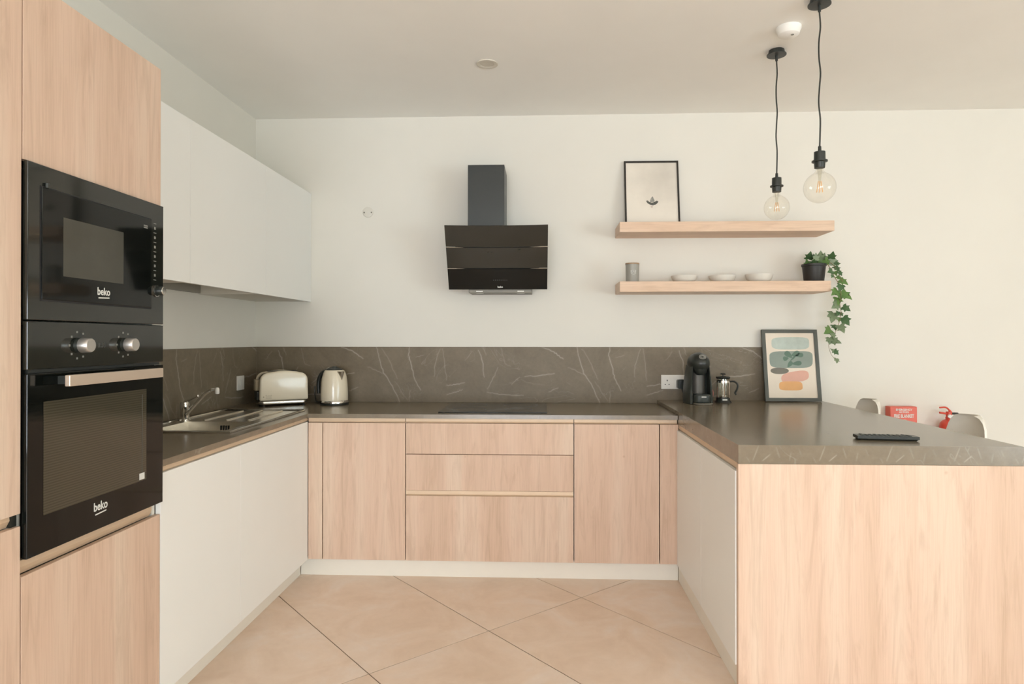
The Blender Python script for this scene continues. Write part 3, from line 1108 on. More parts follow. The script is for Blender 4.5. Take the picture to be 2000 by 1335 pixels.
# slanted body behind the glass
m = MB()
prof = [(-0.03, 1.605), (-0.175, 1.605), (-0.305, 1.905), (-0.03, 1.905)]
m.prism(prof, 0, -0.235, 0.262)
obj('body', m, 'black_metal', t)
ub = obj('light_bar', bx(-0.165, 0.216, -0.275, -0.03, 1.566, 1.604), 'hood_under', t, bevel=0.002)
ub.location.y += 0.095
for xx in (-0.10, 0.15):
    obj('lamp', MB().lathe([(0, 1.5645), (0.024, 1.5645), (0.026, 1.5655), (0, 1.5655)], 24, (xx, -0.155, 0)), 'lens', t, smooth=True)
    obj('lamp_window', bx(xx - 0.02, xx + 0.02, -0.1815, -0.1805, 1.572, 1.578), 'lens', t)
ny = Vector((0, -0.16, 0.36)).normalized()
text('logo', 'beko', 0.016, (0.028, -0.2085 - 0.0012, 1.599), (1, 0, 0), ny, 'ink_white', gl, bold=0.0006)
m = MB()
for q in range(8):
    x = -0.012 + q * 0.0115
    m.box(x - 0.0022, x + 0.0022, -0.2236, -0.2233, 1.6375, 1.6435)
o = obj('touch_icon_print', m, 'ink_dim', gl)
o.location.y += 0.0035

# ------------------------------------------------------------------ sink and tap
t = thing('sink', 'stainless steel inset sink with ribbed drainer', 'sink', (-1.27, -0.95, WZ))
z0, z1 = WZ + 0.0004, WZ + 0.0045
m = MB()
m.box(SX0, SX1, SY0, BY0, z0, z1)
m.box(SX0, BX0, BY0, BY1, z0, z1)
m.box(BX1, SX1, BY0, BY1, z0, z1)
m.box(SX0, SX1, BY1, BY1 + 0.022, z0, z1)
m.box(SX0, SX1, BY1 + 0.022, SY1, z0, z0 + 0.0012)
obj('rim', m, 'steel', t)
# drainer tray: raised edge bead and ribs
m = MB()
m.tube([(SX0 + .006, SY0 + .006, z1), (SX1 - .006, SY0 + .006, z1), (SX1 - .006, SY1 - .006, z1), (SX0 + .006, SY1 - .006, z1), (SX0 + .006, SY0 + .006, z1)], 0.005, 8)
obj('edge_bead', m, 'chrome', t, smooth=True)
for k in range(3):
    x = SX0 + 0.13 + k * 0.11
    obj('drainer_rib', MB().tube([(x, SY1 - 0.06, z0 + 0.002), (x, BY1 + 0.05, z0 + 0.001)], 0.006, 8), 'steel', t, smooth=True)
bz = WZ - 0.155
m = MB()
r = [[(BX0, BY0), (BX1, BY0), (BX1, BY1), (BX0, BY1)], [(BX0 + .012, BY0 + .012), (BX1 - .012, BY0 + .012), (BX1 - .012, BY1 - .012), (BX0 + .012, BY1 - .012)]]
vs = [(*p, z1) for p in r[0]] + [(*p, bz) for p in r[1]]
fs = [(i, (i + 1) % 4, 4 + (i + 1) % 4, 4 + i) for i in range(4)] + [(4, 5, 6, 7)]
o2 = 0.0018
vs2 = [(BX0 - o2, BY0 - o2, z0), (BX1 + o2, BY0 - o2, z0), (BX1 + o2, BY1 + o2, z0), (BX0 - o2, BY1 + o2, z0),
       (BX0 + .010, BY0 + .010, bz - .002), (BX1 - .010, BY0 + .010, bz - .002), (BX1 - .010, BY1 - .010, bz - .002), (BX0 + .010, BY1 - .010, bz - .002)]
m.add(vs, fs)
m.add(vs2, fs)
bowl = obj('bowl', m, 'steel', t)
for k in range(4):
    x = -1.262 + k * 0.0125
    obj('overflow_slot', bx(x - 0.0028, x + 0.0028, BY1 - 0.006, BY1 - 0.0042, WZ - 0.036, WZ - 0.014), 'rubber', bowl)
obj('drain', MB().lathe([(0, bz + 0.001), (0.035, bz + 0.001), (0.04, bz + 0.003), (0.042, bz), (0, bz)], 24, ((BX0 + BX1) / 2, (BY0 + BY1) / 2, 0)), 'chrome', bowl, smooth=True)

t = thing('tap', 'chrome mixer tap with slanting spout beside the sink bowl', 'tap', (-1.468, -0.99, WZ + 0.0045))
tx, ty, tz = -1.468, -0.99, WZ + 0.0046
obj('body', MB().lathe([(0, tz), (0.026, tz), (0.026, tz + .006), (0.0215, tz + .010), (0.0205, tz + .05), (0.0215, tz + .052), (0.0215, tz + .075), (0.019, tz + .088), (0, tz + .093)], 28, (tx, ty, 0)), 'chrome', t, smooth=True)
sp = smoothstep_path([(tx + 0.015, ty - 0.01, tz + 0.03), (tx + 0.075, ty - 0.022, tz + 0.09), (tx + 0.115, ty - 0.032, tz + 0.128), (tx + 0.15, ty - 0.04, tz + 0.148), (tx + 0.178, ty - 0.045, tz + 0.153)])
obj('spout', MB().tube(sp, 0.0085, 14), 'chrome', t, smooth=True)
nz = obj('nozzle', MB().lathe([(0, tz + .164), (0.006, tz + .163), (0.010, tz + .157), (0.0105, tz + .137), (0.0085, tz + .133), (0, tz + .133)], 20, (tx + 0.186, ty - 0.046, 0)), 'plastic_white', t, smooth=True)
lv = obj('lever', MB().tube([(tx, ty, tz + 0.09), (tx + 0.03, ty - 0.006, tz + 0.099), (tx + 0.068, ty - 0.012, tz + 0.118)], [0.007, 0.004, 0.0035], 10), 'chrome', t, smooth=True)
obj('lever_tip', MB().lathe([(0, tz + .127), (0.006, tz + .125), (0.0075, tz + .119), (0.006, tz + .113), (0, tz + .111)], 14, (tx + 0.072, ty - 0.013, 0)), 'chrome', lv, smooth=True)


# ------------------------------------------------------------------ toaster
def rrect(w, d, r, n=5, cx=0, cy=0):
    pts = []
    for (sx, sy, a0) in ((1, 1, 0), (-1, 1, 90), (-1, -1, 180), (1, -1, 270)):
        for k in range(n + 1):
            a = math.radians(a0 + 90 * k / n)
            pts.append((cx + sx * (w / 2 - r) + r * math.cos(a), cy + sy * (d / 2 - r) + r * math.sin(a)))
    return pts


t = thing('toaster', 'cream toaster with chrome base in the corner', 'toaster', (-1.312, -0.195, WZ), rotz=math.radians(33))


def toast_profile(w, h0, h1, arch, r, n=6):
    """rounded shoulder outline in x, z"""
    pts = [(-w / 2 - 0.003, h0), (w / 2 + 0.003, h0)]
    for k in range(n + 1):
        a = math.radians(90 * k / n)
        pts.append((w / 2 - r + r * math.cos(a), h1 - arch - r + r * math.sin(a) + 0.0))
    for k in range(1, 6):
        s = 1 - k / 6
        x = (w / 2 - r) * (2 * s - 1)
        pts.append((x, h1 - arch + arch * (1 - (2 * s - 1) ** 2)))
    for k in range(n + 1):
        a = math.radians(90 + 90 * k / n)
        pts.append((-w / 2 + r + r * math.cos(a), h1 - arch - r + r * math.sin(a)))
    return pts


core = toast_profile(0.266, 0.033, 0.206, 0.010, 0.045)
shell = toast_profile(0.276, 0.033, 0.211, 0.011, 0.048)
obj('front_shell', MB().prism(shell, 1, -0.088, -0.052), 'cream', t, bevel=0.012, seg=4, smooth=True, local=True)
obj('rear_shell', MB().prism(shell, 1, 0.052, 0.088), 'cream', t, bevel=0.012, seg=4, smooth=True, local=True)
cr = obj('core', MB().prism(core, 1, -0.0515, 0.0515), 'chrome', t, bevel=0.003, smooth=True, local=True)
for yy in (-0.022, 0.022):
    obj('bread_slot', bx(-0.085, 0.085, yy - 0.012, yy + 0.012, 0.2052, 0.2085), 'rubber', cr, local=True)
obj('base', MB().prism(rrect(0.28, 0.166, 0.03), 2, 0.010, 0.0325), 'chrome', t, bevel=0.006, smooth=True, local=True, seg=3)
for sx in (-0.115, 0.115):
    for sy in (-0.062, 0.062):
        obj('foot', MB().lathe([(0, 0.0), (0.009, 0.0), (0.008, 0.010), (0, 0.010)], 14, (sx, sy, 0)), 'rubber', t, local=True, smooth=True)
obj('end_panel', bx(-0.150, -0.1335, -0.045, 0.045, 0.036, 0.09), 'black_plastic', t, bevel=0.004, local=True)
obj('lever', bx(-0.156, -0.1335, -0.034, 0.030, 0.092, 0.158), 'ink_tan', t, bevel=0.004, local=True)
obj('dial', MB().lathe([(0, 0.1335), (0.014, 0.1335), (0.013, 0.146), (0, 0.147)], 18, (0, 0, 0.11), 0), 'black_plastic', t, local=True, smooth=True)
text('brand_print', 'Russell\nHobbs', 0.013, (-0.090, -0.0884, 0.058), (1, 0, 0), (0, 0, 1), 'ink_tan', t, local=True)
obj('brand_mark', MB().lathe([(0, -0.0886), (0.004, -0.0886), (0.004, -0.0880), (0, -0.0880)], 14, (-0.119, 0, 0.058), 1), 'ink_tan', t, local=True)

# ------------------------------------------------------------------ kettle
kx, ky, kz = -0.995, -0.165, WZ
t = thing('kettle', 'cream dome topped kettle with dark handle beside the toaster', 'kettle', (kx, ky, kz))
obj('power_base', MB().lathe([(0, 0), (0.083, 0), (0.085, 0.004), (0.084, 0.010), (0, 0.012)], 40, (0, 0, 0.0003)), 'black_plastic', t, smooth=True, local=True)
obj('steel_band', MB().lathe([(0, 0.0125), (0.0835, 0.0125), (0.0835, 0.022), (0.081, 0.0265), (0, 0.0265)], 40), 'chrome', t, smooth=True, local=True)
obj('body', MB().lathe([(0, 0.027), (0.081, 0.027), (0.0815, 0.06), (0.080, 0.10), (0.077, 0.14), (0.073, 0.170), (0.067, 0.192), (0.060, 0.206), (0.055, 0.211), (0, 0.2115)], 48), 'cream', t, smooth=True, local=True, angle=60)
ld = obj('lid', MB().lathe([(0, 0.2345), (0.012, 0.2335), (0.020, 0.228), (0.034, 0.222), (0.048, 0.216), (0.050, 0.212), (0, 0.212)], 36), 'black_plastic', t, smooth=True, local=True)
obj('lid_trim', MB().tube([(-0.05, 0.0, 0.214), (-0.036, -0.006, 0.2225), (-0.020, -0.010, 0.2300)], [0.003, 0.005, 0.002], 8), 'chrome', ld, smooth=True, local=True)
# spout facing the right front
sa = math.radians(-38)
sd = Vector((math.cos(sa), math.sin(sa), 0))
ss = Vector((-sd.y, sd.x, 0))
p = [sd * 0.060 + ss * 0.022 + Vector((0, 0, 0.205)), sd * 0.060 - ss * 0.022 + Vector((0, 0, 0.205)),
     sd * 0.086 + ss * 0.012 + Vector((0, 0, 0.203)), sd * 0.086 - ss * 0.012 + Vector((0, 0, 0.203)), sd * 0.0775 + Vector((0, 0, 0.150)), sd * 0.091 + Vector((0, 0, 0.202))]
obj('spout', MB().add(p, [(0, 1, 3, 5, 2), (0, 2, 4), (1, 4, 3), (2, 5, 4), (3, 4, 5), (0, 4, 1)]), 'steel', t, local=True)
ha = math.radians(165)
hd = Vector((math.cos(ha), math.sin(ha), 0))
hp = smoothstep_path([hd * 0.052 + Vector((0, 0, 0.208)), hd * 0.085 + Vector((0, 0, 0.192)), hd * 0.108 + Vector((0, 0, 0.155)), hd * 0.114 + Vector((0, 0, 0.11)), hd * 0.112 + Vector((0, 0, 0.065))])
obj('handle', MB().tube(hp, [0.010 + 0.003 * math.sin(i / len(hp) * 3.1) for i in range(len(hp))], 12), 'black_plastic', t, smooth=True, local=True)
cp = smoothstep_path([(-0.080, 0.03, 0.0075), (-0.115, 0.06, 0.0075), (-0.15, 0.10, 0.010), (-0.17, 0.135, 0.05), (-0.172, 0.138, 0.10)])
obj('cord', MB().tube(cp, 0.0032, 8), 'black_plastic', t, smooth=True, local=True)

# ------------------------------------------------------------------ sockets
t = thing('switch_socket', 'single white switch plate on the stone beside the tap', 'socket', (-1.5525, -0.238, 1.02))
obj('plate', bx(-1.5530, -1.5440, -0.281, -0.195, 0.977, 1.063), 'plastic_white', t, bevel=0.002)
obj('rocker', bx(-1.5439, -1.5415, -0.250, -0.226, 1.006, 1.034), 'plastic_white', t, bevel=0.001)

t = thing('wall_socket', 'double white socket on the stone beside the coffee machine', 'socket', (1.094, -0.011, 1.02))
obj('plate', bx(1.021, 1.167, -0.0195, -0.0110, 0.975, 1.063), 'plastic_white', t, bevel=0.002)
for cx in (1.058, 1.130):
    m = MB().box(cx - .003, cx + .003, -0.0200, -0.0196, 1.024, 1.033).box(cx - .015, cx - .008, -0.0200, -0.0196, 1.002, 1.006).box(cx + .008, cx + .015, -0.0200, -0.0196, 1.002, 1.006)
    obj('pin_holes', m, 'rubber', t)
for cx in (1.082, 1.106):
    obj('rocker', bx(cx - 0.007, cx + 0.007, -0.0215, -0.0196, 1.035, 1.055), 'plastic_white', t, bevel=0.0008)
t = thing('plug', 'black plug pushed into the double socket', 'plug', (1.150, -0.045, 1.005))
obj('body', MB().prism(rrect(0.052, 0.056, 0.01, cx=1.140, cy=1.008), 1, -0.066, -0.0206), 'black_plastic', t, bevel=0.004)
cp = smoothstep_path([(1.142, -0.05, 0.983), (1.15, -0.055, 0.955), (1.17, -0.06, 0.925), (1.185, -0.06, 0.912)])
obj('cord', MB().tube(cp, 0.004, 8), 'black_plastic', t, smooth=True)

# ------------------------------------------------------------------ coffee machine
PZ = 0.906
t = thing('coffee_machine', 'black capsule coffee machine with round head on the peninsula', 'coffee machine', (1.205, -0.200, PZ), rotz=math.radians(4))


def ring_c(z, w, yb, yf, notch, nd, cx=0.0):
    """rounded outline with an open notch at the front (-y)"""
    pts = []
    n = 9
    for k in range(n):          # back half arc from right to left
        a = math.pi * k / (n - 1)
        pts.append((cx + w * math.cos(a), yb * (0.55 + 0.45 * math.sin(a)), z))
    pts += [(cx - w * 1.0, yf * 0.55, z), (cx - w * 0.90, yf * 0.92, z), (cx - notch - 0.004, yf, z), (cx - notch, yf + 0.004, z)]
    m_ = 7
    for k in range(m_):
        a = math.pi + math.pi * k / (m_ - 1)
        pts.append((cx + notch * math.cos(a), nd - 0.018 * math.sin(a) - 0.0, z))
    pts += [(cx + notch, yf + 0.004, z), (cx + notch + 0.004, yf, z), (cx + w * 0.90, yf * 0.92, z), (cx + w * 1.0, yf * 0.55, z)]
    return pts


rings = []
for z, w, yb, yf, nt_ in ((0.002, 0.073, 0.10, -0.075, 0.050), (0.03, 0.0745, 0.105, -0.078, 0.051), (0.07, 0.0735, 0.107, -0.076, 0.052), (0.11, 0.070, 0.107, -0.072, 0.052),
                          (0.15, 0.0655, 0.105, -0.068, 0.051), (0.185, 0.0605, 0.10, -0.065, 0.049), (0.205, 0.058, 0.096, -0.063, 0.047), (0.225, 0.056, 0.09, -0.06, 0.045)):
    rings.append(ring_c(z, w, yb, yf, nt_, 0.0))
obj('body', MB().loft(rings), 'black_soft', t, smooth=True, local=True)
# round head reaching forward over the cup space
rings = []
for k in range(11):
    s = -0.98 + 1.96 * k / 10
    rr = math.sqrt(max(0, 1 - s * s))
    zc = 0.238
    rings.append([(0.0625 * rr * math.cos(a), -0.012 + (0.095 if math.sin(a) > 0 else 0.088) * rr * math.sin(a) * 1.0, zc + 0.0645 * s) for a in [2 * math.pi * q / 28 for q in range(28)]])
hd_ = obj('head', MB().loft(rings), 'black_plastic', t, smooth=True, local=True, angle=80)
obj('capsule_outlet', MB().lathe([(0, 0.170), (0.022, 0.170), (0.034, 0.182), (0.038, 0.205), (0, 0.205)], 24, (0, -0.05, 0)), 'black_plastic', t, smooth=True, local=True)
obj('cavity_panel', MB().lathe([(0.044, 0.035), (0.044, 0.198), (0.0, 0.198), (0, 0.035), (0.044, 0.035)], 28, (0, 0.006, 0)), 'cavity', t, smooth=True, local=True)
dt = obj('drip_tray', MB().prism(rrect(0.098, 0.085, 0.03, cx=0, cy=-0.068), 2, 0.010, 0.058), 'black_soft', t, bevel=0.006, smooth=True, local=True, seg=3)
obj('drip_grid', MB().prism(rrect(0.082, 0.068, 0.025, cx=0, cy=-0.066), 2, 0.0582, 0.0605), 'hood_metal', dt, local=True)
obj('foot_ring', MB().prism(rrect(0.108, 0.10, 0.035, cx=0.006, cy=-0.07), 2, 0.0004, 0.0095), 'hood_under', t, bevel=0.003, smooth=True, local=True)
obj('tray_badge', bx(-0.012, 0.016, -0.1112, -0.1104, 0.043, 0.049), 'ink_white', dt, local=True)
em = MB()
nrm = Vector((0, -0.80, 0.60)).normalized()
ec = Vector((0.002, -0.012 - 0.088 * 0.80, 0.238 + 0.0645 * 0.60)) + nrm * 0.0012
eu = Vector((1, 0, 0))
ew = nrm.cross(eu)
seg_ = 28
for (ra, rb) in ((0.0205, 0.0165), (0.0130, 0.0085)):
    vs, fs = [], []
    for q in range(seg_):
        a = 2 * math.pi * q / seg_
        for rr in (ra, rb):
            for h_ in (-0.0035, 0.0006):
                vs.append(ec + eu * rr * math.cos(a) + ew * rr * 0.8 * math.sin(a) + nrm * h_)
    for q in range(seg_):
        a, b = q * 4, ((q + 1) % seg_) * 4
        fs += [(a, b, b + 1, a + 1), (a + 2, a + 3, b + 3, b + 2), (a + 1, b + 1, b + 3, a + 3)]
    em.add(vs, fs)
obj('emblem', em, 'ink_mid', hd_, local=True)
obj('slot_line', MB().tube([(-0.018 + 0.009 * q, -0.1005 + 0.0006 * (q - 2) ** 2, 0.232) for q in range(5)], 0.0022, 8), 'rubber', hd_, local=True, smooth=True)

# ------------------------------------------------------------------ mug
t = thing('mug', 'small pink mug half hidden behind the coffee machine', 'mug', (1.268, -0.058, PZ))
obj('cup', MB().lathe([(0, 0.0003), (0.030, 0.0003), (0.036, 0.006), (0.038, 0.085), (0.0355, 0.085), (0.0335, 0.008), (0, 0.006)], 28), 'pink_mug', t, local=True, smooth=True)
hp = smoothstep_path([(0.036, 0, 0.072), (0.055, -0.004, 0.068), (0.060, -0.005, 0.045), (0.053, -0.004, 0.022), (0.036, 0, 0.018)])
obj('handle', MB().tube(hp, 0.005, 10), 'pink_mug', t, local=True, smooth=True)

# ------------------------------------------------------------------ cafetiere
t = thing('french_press', 'small glass french press with black lid and handle', 'coffee press', (1.365, -0.155, PZ))
obj('glass_beaker', MB().lathe([(0, 0.016), (0.0345, 0.016), (0.0355, 0.02), (0.0355, 0.142), (0.0340, 0.142), (0.0340, 0.021), (0, 0.019)], 36), 'press_glass', t, local=True, smooth=True)
obj('base', MB().lathe([(0, 0.0003), (0.049, 0.0003), (0.047, 0.006), (0.041, 0.014), (0.040, 0.030), (0.0365, 0.030), (0.0365, 0.0155), (0, 0.0155)], 36), 'black_plastic', t, local=True, smooth=True)
obj('badge', bx(-0.014, 0.014, -0.0420, -0.0405, 0.0155, 0.0235), 'ink_white', t, local=True)
for q in range(6):
    a = math.radians(30 + 60 * q)
    x, yy = 0.0372 * math.cos(a), 0.0372 * math.sin(a)
    obj('frame_strip', MB().tube([(x, yy, 0.028), (x, yy, 0.128)], 0.0026, 6), 'chrome', t, local=True, smooth=True)
obj('frame_collar', MB().lathe([(0.0362, 0.120), (0.0385, 0.120), (0.0385, 0.132), (0.0362, 0.132), (0.0362, 0.120)], 36), 'chrome', t, local=True, smooth=True)
ld = obj('lid', MB().lathe([(0, 0.158), (0.020, 0.158), (0.041, 0.154), (0.0425, 0.150), (0.038, 0.1425), (0, 0.1425)], 36), 'black_plastic', t, local=True, smooth=True)
obj('plunger_knob', MB().lathe([(0, 0.176), (0.012, 0.176), (0.017, 0.172), (0.015, 0.168), (0.004, 0.166), (0.004, 0.158), (0, 0.158)], 24), 'black_plastic', ld, local=True, smooth=True)
obj('plunger_rod', MB().lathe([(0, 0.142), (0.0025, 0.142), (0.0025, 0.045), (0.032, 0.044), (0.032, 0.040), (0, 0.040)], 24), 'chrome', t, local=True, smooth=True)
hp = smoothstep_path([(0.038, 0, 0.126), (0.066, -0.008, 0.126), (0.083, -0.012, 0.108), (0.080, -0.011, 0.080), (0.070, -0.009, 0.060), (0.076, -0.010, 0.048)])
obj('handle', MB().tube(hp, [0.0055] * 4 + [0.006] * (len(hp) - 4), 10), 'black_plastic', t, local=True, smooth=True)


# ------------------------------------------------------------------ leaning frames
def leaning(name, label, cx, base, w, h, fw, ybot, ytop, fmat, pmat, depth=0.018):
    t = thing(name, label, 'picture', (cx, ybot, base))
    tilt = math.atan2(ytop - ybot, h)
    t.rotation_euler = (-tilt, 0, 0)
    m = MB()
    m.box(-w / 2, w / 2, 0, depth, 0, fw)
    m.box(-w / 2, w / 2, 0, depth, h - fw, h)
    m.box(-w / 2, -w / 2 + fw, 0, depth, fw, h - fw)
    m.box(w / 2 - fw, w / 2, 0, depth, fw, h - fw)
    obj('frame', m, fmat, t, local=True)
    p = obj('print', bx(-w / 2 + fw, w / 2 - fw, 0.006, depth - 0.002, fw, h - fw), pmat, t, local=True)
    return t, p


def blob(w, h, n=28, e=3.0, wob=0.0, seed=0, shear=0.0):
    rng = random.Random(seed)
    ph = [rng.uniform(0, 6.28) for _ in range(3)]
    pts = []
    for k in range(n):
        a = 2 * math.pi * k / n
        c, s = math.cos(a), math.sin(a)
        x = w / 2 * math.copysign(abs(c) ** (2 / e), c)
        z = h / 2 * math.copysign(abs(s) ** (2 / e), s)
        f = 1 + wob * (math.sin(2 * a + ph[0]) + 0.6 * math.sin(3 * a + ph[1]))
        pts.append((x * f, z * f + shear * x))
    return pts


t, p = leaning('picture_frame', 'charcoal framed abstract print of rounded colour shapes on the peninsula', 1.800, PZ + 0.0045, 0.335, 0.441, 0.021, -0.112, -0.036, 'frame_grey', 'paper')


def shape(nm, cx, cz, pts, mat, lift):
    pp = [(x + cx, z + cz) for x, z in pts]
    return obj(nm, MB().prism(pp, 1, 0.0058 - lift, 0.0059), mat, p, local=True)


shape('painted_shape', 0.004, 0.356, blob(0.225, 0.078, e=4.2, wob=0.015, seed=1), 'p_mint', 0.0001)
shape('painted_shape', 0.002, 0.256, blob(0.262, 0.104, e=4.6, wob=0.02, seed=2), 'p_green', 0.0001)
shape('painted_shape', 0.020, 0.150, blob(0.170, 0.066, e=2.8, wob=0.03, seed=5, shear=0.16), 'p_pink', 0.0001)
shape('painted_shape', -0.072, 0.186, blob(0.108, 0.040, e=2.2, wob=0.02, seed=4), 'p_taupe', 0.0003)
shape('painted_shape', -0.010, 0.094, blob(0.138, 0.056, e=4.0, wob=0.02, seed=3), 'p_orange', 0.0002)


def small_leaf(cx, cz, L, W, a):
    pts = []
    for k in range(16):
        q = k / 16 * 2 * math.pi
        x, z = L / 2 * math.cos(q), W / 2 * math.sin(q) * (1 + 0.5 * math.cos(q))
        pts.append((cx + x * math.cos(a) - z * math.sin(a), cz + x * math.sin(a) + z * math.cos(a)))
    return pts


for q, (lx, lz, L, W, a) in enumerate(((-0.012, 0.285, 0.055, 0.032, 2.4), (0.030, 0.290, 0.055, 0.030, 0.4), (0.052, 0.283, 0.05, 0.026, 0.1), (-0.030, 0.262, 0.034, 0.026, 3.3),
                                       (0.012, 0.262, 0.05, 0.010, 0.75), (0.034, 0.232, 0.06, 0.026, 0.1), (-0.008, 0.226, 0.045, 0.024, 0.9))):
    obj('printed_leaf', MB().prism(small_leaf(lx, lz, L, W, a), 1, 0.0054, 0.0056), 'p_leaf', p, local=True)

UZ0, UZ1 = 1.918, 1.978
t, p = leaning('picture_frame', 'thin black framed pale print of a small grey island on the upper shelf', 0.958, UZ1 + 0.0005, 0.336, 0.425, 0.0105, -0.092, -0.022, 'frame_black', 'island_paper', 0.012)
obj('island_base', MB().prism([(-0.037, 0.166), (-0.030, 0.152), (-0.010, 0.139), (0.006, 0.136), (0.022, 0.141), (0.035, 0.152), (0.039, 0.162), (0.028, 0.166), (0.018, 0.160), (0.0, 0.153), (-0.018, 0.160), (-0.026, 0.168)], 1, 0.0056, 0.0059), 'ink_dark', p, local=True)
obj('island_peak', MB().prism([(-0.014, 0.158), (0.014, 0.158), (0.016, 0.168), (0.010, 0.182), (0.004, 0.195), (-0.004, 0.186), (-0.010, 0.174)], 1, 0.0054, 0.0057), 'ink_mid', p, local=True)
obj('island_reflection', MB().prism([(-0.010, 0.134), (0.006, 0.134), (0.004, 0.124), (-0.002, 0.118), (-0.008, 0.125)], 1, 0.0057, 0.0059), 'ink_blush', p, local=True)

# ------------------------------------------------------------------ shelves and what stands on them
tag(obj('floating_shelf', bx(0.738, 1.982, -0.25, -0.0015, UZ0, UZ1), 'oak_h', bevel=0.0015), 'thick oak floating shelf, the upper one', 'shelf', 'oak floating shelves')
LZ0, LZ1 = 1.565, 1.627
tag(obj('floating_shelf', bx(0.738, 1.962, -0.25, -0.0015, LZ0, LZ1), 'oak_h', bevel=0.0015), 'thick oak floating shelf, the lower one with bowls', 'shelf', 'oak floating shelves')

t = thing('candle_jar', 'grey candle jar with wooden lid and printed mark', 'candle', (0.818, -0.2, LZ1))
obj('jar', MB().lathe([(0, 0.0003), (0.037, 0.0003), (0.0385, 0.003), (0.0405, 0.104), (0, 0.104)], 36), 'candle', t, local=True, smooth=True)
obj('lid', MB().lathe([(0, 0.1045), (0.0415, 0.1045), (0.0415, 0.112), (0, 0.112)], 36), 'lid_wood', t, local=True, smooth=True)
m = MB()
for (a, b, c, d) in ((-0.014, 0.066, -0.006, 0.052), (-0.006, 0.052, 0.002, 0.062), (0.002, 0.062, 0.008, 0.053), (0.008, 0.053, 0.016, 0.067), (-0.014, 0.066, 0.016, 0.067), (-0.014, 0.066, -0.012, 0.048), (0.016, 0.067, 0.014, 0.048), (-0.012, 0.048, 0.001, 0.042), (0.001, 0.042, 0.014, 0.048)):
    def on(x, z):
        return (x, -math.sqrt(0.0400 ** 2 - x * x) - 0.0003, z)
    m.tube([on(a, b), on((a + c) / 2, (b + d) / 2), on(c, d)], 0.0011, 5)
obj('printed_mark', m, 'ink_white', t, local=True)

for cx, lab, hh in ((1.137, 'shallow pale grey bowl on the lower shelf, nearest the candle jar', 0.040), (1.363, 'shallow pale grey bowl on the lower shelf, the middle one of three', 0.040), (1.582, 'shallow pale grey bowl on the lower shelf, nearest the ivy', 0.047)):
    t = obj('bowl', MB().lathe([(0, 0.0004), (0.052, 0.0004), (0.060, 0.006), (0.072, 0.018), (0.079, hh - 0.003), (0.080, hh), (0.0775, hh), (0.069, 0.020), (0.055, 0.009), (0, 0.007)], 44), 'ceramic', None, smooth=True)
    t.location = (cx, -0.145, LZ1)
    tag(t, lab, 'bowl', 'bowls on the lower shelf')

# ivy
t = thing('potted_ivy', 'trailing ivy in a black pot hanging over the shelf end', 'potted plant', (1.902, -0.155, LZ1))
pc = Vector((1.902, -0.155, LZ1))
obj('pot', MB().lathe([(0, 0.0004), (0.054, 0.0004), (0.056, 0.003), (0.066, 0.092), (0.070, 0.094), (0.070, 0.106), (0.064, 0.106), (0.062, 0.092), (0, 0.092)], 40), 'pot', t, local=True, smooth=True)
obj('soil', MB().lathe([(0, 0.0985), (0.03, 0.0975), (0.0615, 0.0935), (0, 0.0925)], 24), 'soil', t, local=True, smooth=True)
# five-lobed leaf, folded along its midrib, stem at origin, tip along +y
lo = [(0, 0.0), (0.16, -0.10), (0.34, -0.08), (0.52, 0.06), (0.34, 0.20), (0.40, 0.36), (0.50, 0.52), (0.26, 0.54), (0.18, 0.72), (0, 1.0)]


def leaf_mesh(k):
    rng = random.Random(k)
    V, Fc = [], []
    mid = [(0, 0.0), (0, 0.25), (0, 0.55), (0, 1.0)]
    V += [(x, y_, 0.10 * math.sin(y_ * 2.6)) for x, y_ in mid]
    for s in (-1, 1):
        b = len(V)
        for (x, y_) in lo[1:-1]:
            V.append((s * x * (1 + rng.uniform(-.08, .08)), y_ + rng.uniform(-.03, .03), 0.20 * x + 0.10 * math.sin(y_ * 2.6) - 0.35 * x * x))
        ids = [0] + [b + i for i in range(8)] + [3]
        tri = [(0, ids[1], ids[2]), (0, ids[2], 1), (1, ids[2], ids[3]), (1, ids[3], ids[4]), (1, ids[4], ids[5]), (1, ids[5], 2), (2, ids[5], ids[6]), (2, ids[6], ids[7]), (2, ids[7], ids[8]), (2, ids[8], 3)]
        Fc += tri if s > 0 else [q[::-1] for q in tri]
    me = bpy.data.meshes.new('leaf')
    me.from_pydata(V, [], Fc)
    me.materials.append(LEAF[k % 3])
    for pl in me.polygons:
        pl.use_smooth = True
    return me


